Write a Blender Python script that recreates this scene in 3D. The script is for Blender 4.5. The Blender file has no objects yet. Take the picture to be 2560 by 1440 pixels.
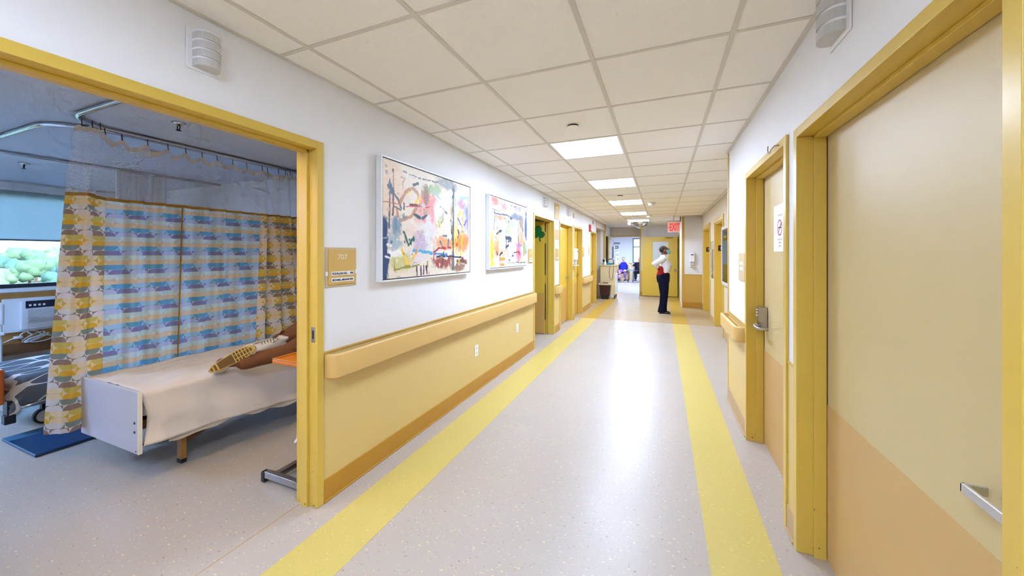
import bpy, bmesh, math, random
import numpy as np
from mathutils import Vector, Matrix
random.seed(7)
sc = bpy.context.scene
COL = sc.collection
PI = math.pi

# ------------------------------------------------------------------ camera
F_PX, CX, HY, VX, EYE = 910.0, 1280.0, 636.0, 1655.0, 1.51
YAW = math.atan((VX - CX) / F_PX)
cd = bpy.data.cameras.new('camera')
cd.sensor_fit = 'HORIZONTAL'
cd.sensor_width = 36.0
cd.lens = 36.0 * F_PX / 2560.0
cd.shift_y = (HY - 720.0) / 2560.0
cd.clip_start = 0.05
cd.clip_end = 2000
cam = bpy.data.objects.new('camera', cd)
COL.objects.link(cam)
cam.location = (0, 0, EYE)
cam.rotation_euler = (PI / 2, 0, YAW)
sc.camera = cam

# ------------------------------------------------------------------ world, sun, exposure
w = bpy.data.worlds.new('sky')
sc.world = w
w.use_nodes = True
wt = w.node_tree
wt.nodes.clear()
sky = wt.nodes.new('ShaderNodeTexSky')
sky.sky_type = 'NISHITA'
sky.sun_disc = False
sky.sun_elevation = math.radians(48)
sky.sun_rotation = math.radians(90)
sky.air_density = 1.0
sky.dust_density = 2.2
sky.ozone_density = 1.6
bg = wt.nodes.new('ShaderNodeBackground')
bg.inputs['Strength'].default_value = 0.8
wo = wt.nodes.new('ShaderNodeOutputWorld')
wt.links.new(sky.outputs[0], bg.inputs[0])
wt.links.new(bg.outputs[0], wo.inputs[0])

sun_d = bpy.data.lights.new('sun', 'SUN')
sun_d.energy = 0.3
sun_d.angle = math.radians(0.6)
sun_d.color = (1.0, 0.96, 0.9)
sun = bpy.data.objects.new('sun', sun_d)
COL.objects.link(sun)
sun.rotation_euler = Vector((-0.62, 0.30, -0.72)).to_track_quat('-Z', 'Y').to_euler()

# light portals in the window openings (they only guide the sky's own light)
def portal(name, loc, toward, sx, sy):
    d = bpy.data.lights.new(name, 'AREA'); d.shape = 'RECTANGLE'; d.size = sx; d.size_y = sy
    d.cycles.is_portal = True
    o = bpy.data.objects.new(name, d); COL.objects.link(o); o.location = loc
    o.rotation_euler = Vector(toward).to_track_quat('-Z', 'Y').to_euler()
portal('portal_room', (-9.25, 0.425, 1.73), (1, 0, 0), 5.25, 1.5)
portal('portal_dayroom_far', (-0.35, 22.68, 1.72), (0, -1, 0), 2.5, 1.5)
portal('portal_dayroom_side', (-4.52, 19.0, 1.72), (1, 0, 0), 5.6, 1.5)

LAMP = 16.5          # radiance of the ceiling light panels
sc.view_settings.view_transform = 'Standard'
sc.view_settings.look = 'None'
sc.view_settings.gamma = 1.0
sc.view_settings.use_curve_mapping = False
sc.view_settings.exposure = 1.40
try:
    sc.cycles.use_denoising = True
    sc.cycles.max_bounces = 8
    sc.cycles.diffuse_bounces = 4
    sc.cycles.transmission_bounces = 3
    sc.cycles.glossy_bounces = 3
    sc.cycles.use_adaptive_sampling = True
    sc.cycles.adaptive_threshold = 0.12
    sc.cycles.adaptive_min_samples = 12
    sc.cycles.transparent_max_bounces = 8
    sc.cycles.sample_clamp_indirect = 6.0
    sc.cycles.caustics_reflective = False
    sc.cycles.caustics_refractive = False
except Exception:
    pass

# ------------------------------------------------------------------ materials
def lin(c):
    r = []
    for x in c[:3]:
        x = x / 255.0
        r.append(x / 12.92 if x <= 0.04045 else ((x + 0.055) / 1.055) ** 2.4)
    return (r[0], r[1], r[2], 1.0)

def new_mat(name):
    m = bpy.data.materials.new(name)
    m.use_nodes = True
    t = m.node_tree
    b = t.nodes.get('Principled BSDF')
    return m, t, b

def position(t):
    g = t.nodes.new('ShaderNodeNewGeometry')
    return g.outputs['Position']

def plain(name, rgb, rough=0.5, metal=0.0, var=0.05, scale=18.0, spec=0.5, bump=0.0, coat=0.0, bscale=90.0):
    """painted / plastic / metal surface with slight procedural mottling"""
    m, t, b = new_mat(name)
    n = t.nodes.new('ShaderNodeTexNoise')
    n.inputs['Scale'].default_value = scale
    n.inputs['Detail'].default_value = 4
    t.links.new(position(t), n.inputs['Vector'])
    mx = t.nodes.new('ShaderNodeMixRGB')
    c = lin(rgb)
    mx.inputs[1].default_value = [x * (1 - var) for x in c[:3]] + [1]
    mx.inputs[2].default_value = [min(1, x * (1 + var)) for x in c[:3]] + [1]
    t.links.new(n.outputs['Fac'], mx.inputs[0])
    t.links.new(mx.outputs[0], b.inputs['Base Color'])
    b.inputs['Roughness'].default_value = rough
    b.inputs['Metallic'].default_value = metal
    b.inputs['Specular IOR Level'].default_value = spec
    b.inputs['Coat Weight'].default_value = coat
    b.inputs['Coat Roughness'].default_value = 0.12
    if bump:
        n2 = t.nodes.new('ShaderNodeTexNoise')
        n2.inputs['Scale'].default_value = bscale
        n2.inputs['Detail'].default_value = 3
        t.links.new(position(t), n2.inputs['Vector'])
        bp = t.nodes.new('ShaderNodeBump')
        bp.inputs['Strength'].default_value = bump
        bp.inputs['Distance'].default_value = 0.004
        t.links.new(n2.outputs['Fac'], bp.inputs['Height'])
        t.links.new(bp.outputs[0], b.inputs['Normal'])
    return m

def emit(name, rgb, strength):
    m, t, b = new_mat(name)
    b.inputs['Base Color'].default_value = lin(rgb)
    b.inputs['Emission Color'].default_value = lin(rgb)
    b.inputs['Emission Strength'].default_value = strength
    return m

class X:
    """tiny expression helper over ShaderNodeMath"""
    def __init__(s, t, o): s.t, s.o = t, o
    def _op(s, op, *a):
        n = s.t.nodes.new('ShaderNodeMath'); n.operation = op
        for i, q in enumerate((s,) + a):
            if isinstance(q, X): s.t.links.new(q.o, n.inputs[i])
            else: n.inputs[i].default_value = q
        return X(s.t, n.outputs[0])
    def __add__(s, b): return s._op('ADD', b)
    def __sub__(s, b): return s._op('SUBTRACT', b)
    def __mul__(s, b): return s._op('MULTIPLY', b)
    def __truediv__(s, b): return s._op('DIVIDE', b)
    def lt(s, b): return s._op('LESS_THAN', b)
    def gt(s, b): return s._op('GREATER_THAN', b)
    def floor(s): return s._op('FLOOR')
    def fract(s): return s._op('FRACT')
    def abs(s): return s._op('ABSOLUTE')
    def max(s, b): return s._op('MAXIMUM', b)
    def min(s, b): return s._op('MINIMUM', b)
    def mod(s, b): return s._op('FLOORED_MODULO', b)
    def sqrt(s): return s._op('SQRT')
    def sin(s): return s._op('SINE')

def mixrgb(t, fac, a, b):
    n = t.nodes.new('ShaderNodeMixRGB')
    for i, q in ((0, fac), (1, a), (2, b)):
        if isinstance(q, X): t.links.new(q.o, n.inputs[i])
        elif hasattr(q, 'is_output'): t.links.new(q, n.inputs[i])
        else: n.inputs[i].default_value = q
    return n.outputs[0]

def speckled(name, rgb, dark, light, rough=0.2, dens=1.0, sc1=34.0, spec=0.4):
    """vinyl composition floor: chips of two tones in a pale ground"""
    m, t, b = new_mat(name)
    p = position(t)
    col = lin(rgb)
    n0 = t.nodes.new('ShaderNodeTexNoise'); n0.inputs['Scale'].default_value = 2.2; n0.inputs['Detail'].default_value = 3
    t.links.new(p, n0.inputs['Vector'])
    c = mixrgb(t, X(t, n0.outputs['Fac']), [x * 0.96 for x in col[:3]] + [1], [min(1, x * 1.03) for x in col[:3]] + [1])
    for k, (cc, scl, rad, pick) in enumerate(() if dens == 0 else ((dark, sc1, 0.16, 0.80), (light, sc1 * 1.2, 0.2, 0.72), (dark, sc1 * 0.4, 0.10, 0.72), (light, sc1 * 0.55, 0.16, 0.66))):
        v = t.nodes.new('ShaderNodeTexVoronoi'); v.inputs['Scale'].default_value = scl
        v.inputs['Randomness'].default_value = 1.0
        mp = t.nodes.new('ShaderNodeMapping'); mp.inputs['Scale'].default_value = (1, 1.9, 1)
        mp.inputs['Location'].default_value = (k * 3.1, k * 1.7, 0.37 * k); mp.inputs['Rotation'].default_value = (0, 0, 0.9 * k)
        t.links.new(p, mp.inputs['Vector']); t.links.new(mp.outputs[0], v.inputs['Vector'])
        v.voronoi_dimensions = '2D'
        sc_ = t.nodes.new('ShaderNodeSeparateColor'); t.links.new(v.outputs['Color'], sc_.inputs[0])
        f = X(t, v.outputs['Distance']).lt(X(t, sc_.outputs[1]) * rad) * X(t, sc_.outputs[0]).gt(pick)
        c = mixrgb(t, f * (0.5 * dens), c, lin(cc))
    t.links.new(c, b.inputs['Base Color'])
    n1 = t.nodes.new('ShaderNodeTexNoise'); n1.inputs['Scale'].default_value = 3.0; n1.inputs['Detail'].default_value = 5
    t.links.new(p, n1.inputs['Vector'])
    r = X(t, n1.outputs['Fac']) * 0.14 + (rough - 0.07)
    t.links.new(r.o, b.inputs['Roughness'])
    b.inputs['Specular IOR Level'].default_value = spec
    return m

def wood(name, a, bcol, rough=0.35, scale=(2.0, 22.0, 22.0)):
    m, t, b = new_mat(name)
    mp = t.nodes.new('ShaderNodeMapping'); mp.inputs['Scale'].default_value = scale
    t.links.new(position(t), mp.inputs['Vector'])
    n = t.nodes.new('ShaderNodeTexNoise'); n.inputs['Scale'].default_value = 3; n.inputs['Detail'].default_value = 6; n.inputs['Distortion'].default_value = 0.6
    t.links.new(mp.outputs[0], n.inputs['Vector'])
    t.links.new(mixrgb(t, X(t, n.outputs['Fac']), lin(a), lin(bcol)), b.inputs['Base Color'])
    b.inputs['Roughness'].default_value = rough
    return m

def chipped(name, rgb, chip, rough=0.35):
    """gloss paint, chipped to dark metal near the floor"""
    m, t, b = new_mat(name)
    p = position(t)
    sp = t.nodes.new('ShaderNodeSeparateXYZ'); t.links.new(p, sp.inputs[0])
    z = X(t, sp.outputs['Z'])
    n = t.nodes.new('ShaderNodeTexNoise'); n.inputs['Scale'].default_value = 38; n.inputs['Detail'].default_value = 4
    t.links.new(p, n.inputs['Vector'])
    th = (z * 0.075 + 0.685).min(0.9)
    f = X(t, n.outputs['Fac']).gt(th)
    n2 = t.nodes.new('ShaderNodeTexNoise'); n2.inputs['Scale'].default_value = 4; t.links.new(p, n2.inputs['Vector'])
    c = lin(rgb)
    base = mixrgb(t, X(t, n2.outputs['Fac']), [x * 0.94 for x in c[:3]] + [1], [min(1, x * 1.05) for x in c[:3]] + [1])
    t.links.new(mixrgb(t, f, base, lin(chip)), b.inputs['Base Color'])
    b.inputs['Roughness'].default_value = rough
    return m

M = {}
M['wall'] = plain('wall_paint', (233, 231, 232), 0.55, var=0.015, scale=3, bump=0.04)
M['beige_wall'] = plain('beige_paint', (214, 200, 180), 0.55, var=0.02, scale=3)
M['room_wall'] = plain('room_paint', (214, 212, 210), 0.6, var=0.02, scale=3)
M['tan_wall'] = plain('tan_panel', (178, 128, 66), 0.5, var=0.05, scale=5)
M['wainscot'] = plain('wainscot_vinyl', (219, 190, 122), 0.4, var=0.02, scale=4)
M['cap'] = plain('wainscot_cap', (205, 166, 82), 0.4, var=0.03)
M['base'] = plain('vinyl_base', (188, 138, 40), 0.4, var=0.06, scale=6)
M['base_pale'] = plain('vinyl_base_pale', (190, 158, 112), 0.4, var=0.05, scale=6)
M['rail'] = plain('rail_vinyl', (221, 182, 112), 0.38, var=0.03, scale=8)
M['frame'] = chipped('frame_paint', (214, 180, 78), (64, 50, 26), 0.3)
M['leaf'] = plain('leaf_paint', (222, 184, 66), 0.32, var=0.03, scale=5)
M['leaf_r'] = plain('leaf_paint_pale', (204, 182, 132), 0.45, var=0.02, scale=4, spec=0.75)
M['kick'] = plain('kick_paint', (204, 160, 84), 0.32, var=0.03, scale=5)
M['kick_r'] = plain('kick_paint_pale', (203, 165, 108), 0.5, var=0.02, scale=4)
M['floor'] = speckled('vinyl_tile_floor', (183, 172, 161), (122, 92, 60), (240, 222, 160), 0.34)
M['floor_tan'] = speckled('vinyl_tile_floor_tan', (176, 152, 116), (168, 138, 98), (232, 214, 168), 0.36, dens=0.0, spec=0.2)
M['stripe'] = speckled('vinyl_tile_yellow', (206, 186, 106), (176, 146, 44), (236, 220, 140), 0.34, dens=0.8)
M['stripe_tan'] = speckled('vinyl_tile_gold', (190, 152, 62), (168, 132, 44), (226, 200, 120), 0.36, dens=0.0, spec=0.2)
M['dayfloor'] = wood('dayroom_floor', (190, 176, 176), (160, 150, 162), 0.30, (1.2, 0.25, 1))
M['tile'] = plain('ceiling_tile', (243, 238, 231), 0.9, var=0.03, scale=60, bump=0.25, bscale=160)
M['grid'] = plain('ceiling_grid', (212, 205, 194), 0.5, var=0.02)
M['plenum'] = plain('plenum', (70, 66, 60), 0.9)
M['room_ceiling'] = plain('room_ceiling', (192, 200, 214), 0.7, var=0.02, scale=4)
M['white'] = plain('white_plastic', (236, 236, 238), 0.35, var=0.015)
M['offwhite'] = plain('offwhite_plastic', (222, 218, 210), 0.4, var=0.02)
M['louvre'] = plain('louvre_grey', (196, 193, 190), 0.5, var=0.02)
M['chrome'] = plain('chrome', (205, 207, 212), 0.12, 1.0, var=0.02)
M['steel'] = plain('brushed_steel', (176, 170, 166), 0.32, 1.0, var=0.05)
M['brass'] = plain('brass', (196, 154, 60), 0.25, 1.0, var=0.04)
M['dark'] = plain('dark_gap', (38, 30, 22), 0.7)
M['black'] = plain('black_plastic', (26, 26, 28), 0.4)
M['lamp'] = emit('lamp_diffuser', (236, 246, 255), LAMP)
M['lamp'].node_tree.nodes['Principled BSDF'].inputs['Emission Color'].default_value = (0.765, 0.94, 1.26, 1)
M['sign'] = plain('sign_tan', (208, 170, 92), 0.4, var=0.02)
M['sign_edge'] = plain('sign_pale_tan', (204, 180, 140), 0.45, var=0.02)
M['ink'] = plain('ink', (46, 42, 42), 0.6)
M['paper'] = plain('paper', (238, 238, 242), 0.6, var=0.01)
M['pale_ink'] = plain('pale_lettering', (244, 232, 206), 0.5)
M['red'] = plain('red_plastic', (196, 30, 30), 0.35)
M['red_glow'] = emit('exit_red', (200, 8, 8), 0.35)
M['exit_panel'] = emit('exit_panel', (206, 164, 148), 0.04)
M['green'] = plain('green_card', (22, 104, 40), 0.6)
for _k in ('red_glow', 'exit_panel'):
    M[_k].cycles.emission_sampling = 'NONE'
def glass_mat(name, rgb, alpha_mix=0.12, rough=0.02):
    m, t, b = new_mat(name)
    t.nodes.remove(b)
    out = t.nodes.get('Material Output')
    tr = t.nodes.new('ShaderNodeBsdfTransparent'); tr.inputs[0].default_value = lin(rgb)
    gl = t.nodes.new('ShaderNodeBsdfGlossy'); gl.inputs['Roughness'].default_value = rough
    fr = t.nodes.new('ShaderNodeFresnel'); fr.inputs[0].default_value = 1.45
    mx = t.nodes.new('ShaderNodeMixShader')
    t.links.new(fr.outputs[0], mx.inputs[0]); t.links.new(tr.outputs[0], mx.inputs[1]); t.links.new(gl.outputs[0], mx.inputs[2])
    t.links.new(mx.outputs[0], out.inputs[0])
    return m
M['glass'] = glass_mat('window_glass', (236, 246, 250))
def cloth(name, rgb, transl=0.3, var=0.06, scale=30, rough=0.85):
    m, t, b = new_mat(name)
    n = t.nodes.new('ShaderNodeTexNoise'); n.inputs['Scale'].default_value = scale; n.inputs['Detail'].default_value = 5
    t.links.new(position(t), n.inputs['Vector'])
    c = lin(rgb)
    col = mixrgb(t, X(t, n.outputs['Fac']), [x * (1 - var) for x in c[:3]] + [1], [min(1, x * (1 + var)) for x in c[:3]] + [1])
    t.links.new(col, b.inputs['Base Color'])
    b.inputs['Roughness'].default_value = rough
    b.inputs['Specular IOR Level'].default_value = 0.15
    if transl:
        out = t.nodes.get('Material Output')
        tl = t.nodes.new('ShaderNodeBsdfTranslucent'); t.links.new(col, tl.inputs[0])
        mx = t.nodes.new('ShaderNodeMixShader'); mx.inputs[0].default_value = transl
        t.links.new(b.outputs[0], mx.inputs[1]); t.links.new(tl.outputs[0], mx.inputs[2]); t.links.new(mx.outputs[0], out.inputs[0])
    return m

# ------------------------------------------------------------------ geometry helpers
LOC = {}
def _reg(o, p): LOC[o.name] = Vector(p)

class MB:
    def __init__(s): s.v, s.f, s.fm, s.cur = [], [], [], 0
    def add(s, vs, fs):
        o = len(s.v)
        s.v += [tuple(p) for p in vs]
        for q in fs:
            s.f.append(tuple(i + o for i in q)); s.fm.append(s.cur)
        return s
    def mat(s, i): s.cur = i; return s
    def box(s, x0, x1, y0, y1, z0, z1):
        x0, x1 = min(x0, x1), max(x0, x1); y0, y1 = min(y0, y1), max(y0, y1); z0, z1 = min(z0, z1), max(z0, z1)
        return s.add([(x0, y0, z0), (x1, y0, z0), (x1, y1, z0), (x0, y1, z0), (x0, y0, z1), (x1, y0, z1), (x1, y1, z1), (x0, y1, z1)],
                     [(0, 3, 2, 1), (4, 5, 6, 7), (0, 1, 5, 4), (1, 2, 6, 5), (2, 3, 7, 6), (3, 0, 4, 7)])
    def obox(s, c, ax, ay, az):
        """box with centre c and half-axis vectors"""
        c, ax, ay, az = Vector(c), Vector(ax), Vector(ay), Vector(az)
        vs = [c + ax * a + ay * b + az * d for d in (-1, 1) for a, b in ((-1, -1), (1, -1), (1, 1), (-1, 1))]
        return s.add(vs, [(0, 3, 2, 1), (4, 5, 6, 7), (0, 1, 5, 4), (1, 2, 6, 5), (2, 3, 7, 6), (3, 0, 4, 7)])
    def tube(s, pts, r, n=8, cap=True, closed=False):
        pts = [Vector(p) for p in pts]
        rs = r if isinstance(r, (list, tuple)) else [r] * len(pts)
        rings = []
        up = None
        for i, p in enumerate(pts):
            a = pts[i - 1] if (i > 0 or closed) else p
            b = pts[(i + 1) % len(pts)] if (i < len(pts) - 1 or closed) else p
            d = (b - a)
            d = d.normalized() if d.length > 1e-9 else Vector((0, 0, 1))
            if up is None:
                up = Vector((0, 0, 1)) if abs(d.z) < 0.9 else Vector((1, 0, 0))
            u = (up - d * up.dot(d))
            u = u.normalized() if u.length > 1e-6 else d.orthogonal().normalized()
            up = u
            v = d.cross(u)
            rings.append([p + (u * math.cos(2 * PI * k / n) + v * math.sin(2 * PI * k / n)) * rs[i] for k in range(n)])
        vs = [q for rg in rings for q in rg]
        m = len(rings)
        fs = []
        for i in range(m if closed else m - 1):
            j = (i + 1) % m
            for k in range(n):
                fs.append((i * n + k, i * n + (k + 1) % n, j * n + (k + 1) % n, j * n + k))
        if cap and not closed:
            fs.append(tuple(range(n - 1, -1, -1))); fs.append(tuple((m - 1) * n + k for k in range(n)))
        return s.add(vs, fs)
    def cyl(s, p0, p1, r0, r1=None, n=16):
        return s.tube([p0, p1], [r0, r0 if r1 is None else r1], n)
    def loft(s, rings, n=16):
        """rings: (centre, axis_a, axis_b) ellipses, capped"""
        vs = []
        for c, a, b in rings:
            c, a, b = Vector(c), Vector(a), Vector(b)
            vs += [c + a * math.cos(2 * PI * k / n) + b * math.sin(2 * PI * k / n) for k in range(n)]
        fs = []
        for i in range(len(rings) - 1):
            for k in range(n):
                fs.append((i * n + k, i * n + (k + 1) % n, (i + 1) * n + (k + 1) % n, (i + 1) * n + k))
        fs.append(tuple(range(n - 1, -1, -1))); fs.append(tuple((len(rings) - 1) * n + k for k in range(n)))
        return s.add(vs, fs)
    def capsule(s, p0, p1, r0, r1=None, n=12):
        r1 = r0 if r1 is None else r1
        p0, p1 = Vector(p0), Vector(p1)
        d = (p1 - p0)
        d = d.normalized() if d.length > 1e-9 else Vector((0, 0, 1))
        pts, rs = [], []
        for a in (-80, -55, -28, 0):
            pts.append(p0 + d * r0 * math.sin(math.radians(a))); rs.append(r0 * math.cos(math.radians(a)))
        for a in (0, 28, 55, 80):
            pts.append(p1 + d * r1 * math.sin(math.radians(a))); rs.append(r1 * math.cos(math.radians(a)))
        return s.tube(pts, rs, n)
    def ell(s, c, rx, ry, rz, n=16, m=10, rot=None):
        c = Vector(c)
        R = rot or Matrix.Identity(3)
        vs, fs = [], []
        for i in range(1, m):
            th = PI * i / m
            for k in range(n):
                ph = 2 * PI * k / n
                vs.append(c + R @ Vector((rx * math.sin(th) * math.cos(ph), ry * math.sin(th) * math.sin(ph), rz * math.cos(th))))
        vs.append(c + R @ Vector((0, 0, rz))); vs.append(c + R @ Vector((0, 0, -rz)))
        t, bq = len(vs) - 2, len(vs) - 1
        for i in range(m - 2):
            for k in range(n):
                fs.append((i * n + k, (i + 1) * n + k, (i + 1) * n + (k + 1) % n, i * n + (k + 1) % n))
        for k in range(n):
            fs.append((t, k, (k + 1) % n)); fs.append((bq, (m - 2) * n + (k + 1) % n, (m - 2) * n + k))
        return s.add(vs, fs)
    def lathe(s, c, prof, n=24, axis='z', arc=2 * PI, a0=0.0):
        """prof: (radius, height) pairs about a vertical axis through c"""
        c = Vector(c)
        full = arc >= 2 * PI - 1e-6
        k_n = n if full else n + 1
        vs, fs = [], []
        for r, h in prof:
            for k in range(k_n):
                a = a0 + arc * k / n
                vs.append(c + Vector((r * math.cos(a), r * math.sin(a), h)))
        for i in range(len(prof) - 1):
            for k in range(n):
                k2 = (k + 1) % k_n
                fs.append((i * k_n + k, i * k_n + k2, (i + 1) * k_n + k2, (i + 1) * k_n + k))
        return s.add(vs, fs)
    def prism(s, poly, fn, d0, d1):
        """poly of 2D points; fn(a, b, d) -> 3D"""
        n = len(poly)
        vs = [fn(a, b, d0) for a, b in poly] + [fn(a, b, d1) for a, b in poly]
        fs = [tuple(range(n - 1, -1, -1)), tuple(range(n, 2 * n))]
        for k in range(n):
            fs.append((k, (k + 1) % n, n + (k + 1) % n, n + k))
        return s.add(vs, fs)
    def grid(s, fn, nu, nv):
        vs = [fn(i / nu, j / nv) for j in range(nv + 1) for i in range(nu + 1)]
        fs = [(j * (nu + 1) + i, j * (nu + 1) + i + 1, (j + 1) * (nu + 1) + i + 1, (j + 1) * (nu + 1) + i) for j in range(nv) for i in range(nu)]
        return s.add(vs, fs)
    def build(s, name, mats, parent=None, smooth=False, bevel=0.0, seg=2, fix=True):
        me = bpy.data.meshes.new(name)
        vs = s.v
        loc = Vector((0, 0, 0))
        if parent is None:
            a = np.array(vs)
            loc = Vector(((a[:, 0].min() + a[:, 0].max()) / 2, (a[:, 1].min() + a[:, 1].max()) / 2, a[:, 2].min()))
            vs = [tuple(Vector(p) - loc) for p in vs]
        me.from_pydata(vs, [], s.f)
        if not isinstance(mats, (list, tuple)): mats = [mats]
        for q in mats: me.materials.append(M[q] if isinstance(q, str) else q)
        me.polygons.foreach_set('material_index', s.fm)
        if fix:
            bm = bmesh.new(); bm.from_mesh(me)
            bmesh.ops.recalc_face_normals(bm, faces=bm.faces)
            bm.to_mesh(me); bm.free()
        if smooth: me.polygons.foreach_set('use_smooth', [True] * len(me.polygons))
        me.update()
        o = bpy.data.objects.new(name, me)
        COL.objects.link(o)
        o.location = loc
        _reg(o, loc)
        if parent is not None: adopt(o, parent)
        if bevel:
            b = o.modifiers.new('bevel', 'BEVEL'); b.width = bevel; b.segments = seg; b.limit_method = 'ANGLE'; b.angle_limit = math.radians(40)
            if not smooth:
                me.polygons.foreach_set('use_smooth', [True] * len(me.polygons))
                b.harden_normals = True
        return o

def adopt(o, parent):
    o.parent = parent
    o.matrix_parent_inverse = Matrix.Translation(-LOC[parent.name])

def tag(o, label=None, cat=None, group=None, kind=None):
    if label: o['label'] = label
    if cat: o['category'] = cat
    if group: o['group'] = group
    if kind: o['kind'] = kind
    return o

def thing(name, label, cat, loc=(0, 0, 0), group=None, kind=None):
    o = bpy.data.objects.new(name, None)
    COL.objects.link(o)
    o.location = loc
    o.empty_display_size = 0.1
    _reg(o, loc)
    return tag(o, label, cat, group, kind)

def struct(name, label=None, cat=None, loc=(0, 0, 0)):
    return thing(name, label, cat, loc, None, 'structure')

def copy_tree(o, parent=None, off=None):
    c = o.copy(); COL.objects.link(c)
    if parent is not None:
        c.parent = parent; c.matrix_parent_inverse = o.matrix_parent_inverse.copy()
    elif off is not None:
        c.location = Vector(o.location) + Vector(off)
    _reg(c, c.location if parent is None else (0, 0, 0))
    for ch in [q for q in bpy.data.objects if q.parent == o]: copy_tree(ch, c)
    return c

def text(name, body, size, mat, parent, org, right, up, align='CENTER', depth=0.0008, sx=1.0, bold=0.0):
    """flat lettering, org = anchor on baseline"""
    cu = bpy.data.curves.new(name, 'FONT')
    cu.body = body; cu.size = size; cu.align_x = align; cu.extrude = depth; cu.resolution_u = 2; cu.offset = bold
    tmp = bpy.data.objects.new('lettering_tmp', cu)
    COL.objects.link(tmp)
    dg = bpy.context.evaluated_depsgraph_get()
    me = bpy.data.meshes.new_from_object(tmp.evaluated_get(dg))
    bpy.data.objects.remove(tmp); bpy.data.curves.remove(cu)
    r, u = Vector(right).normalized(), Vector(up).normalized()
    nrm = r.cross(u)
    o0 = Vector(org)
    for v in me.vertices:
        v.co = o0 + r * v.co.x * sx + u * v.co.y + nrm * v.co.z
    me.materials.clear(); me.materials.append(M[mat] if isinstance(mat, str) else mat)
    me.name = name
    o = bpy.data.objects.new(name, me); COL.objects.link(o)
    _reg(o, (0, 0, 0))
    if parent is not None: adopt(o, parent)
    return o
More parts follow.
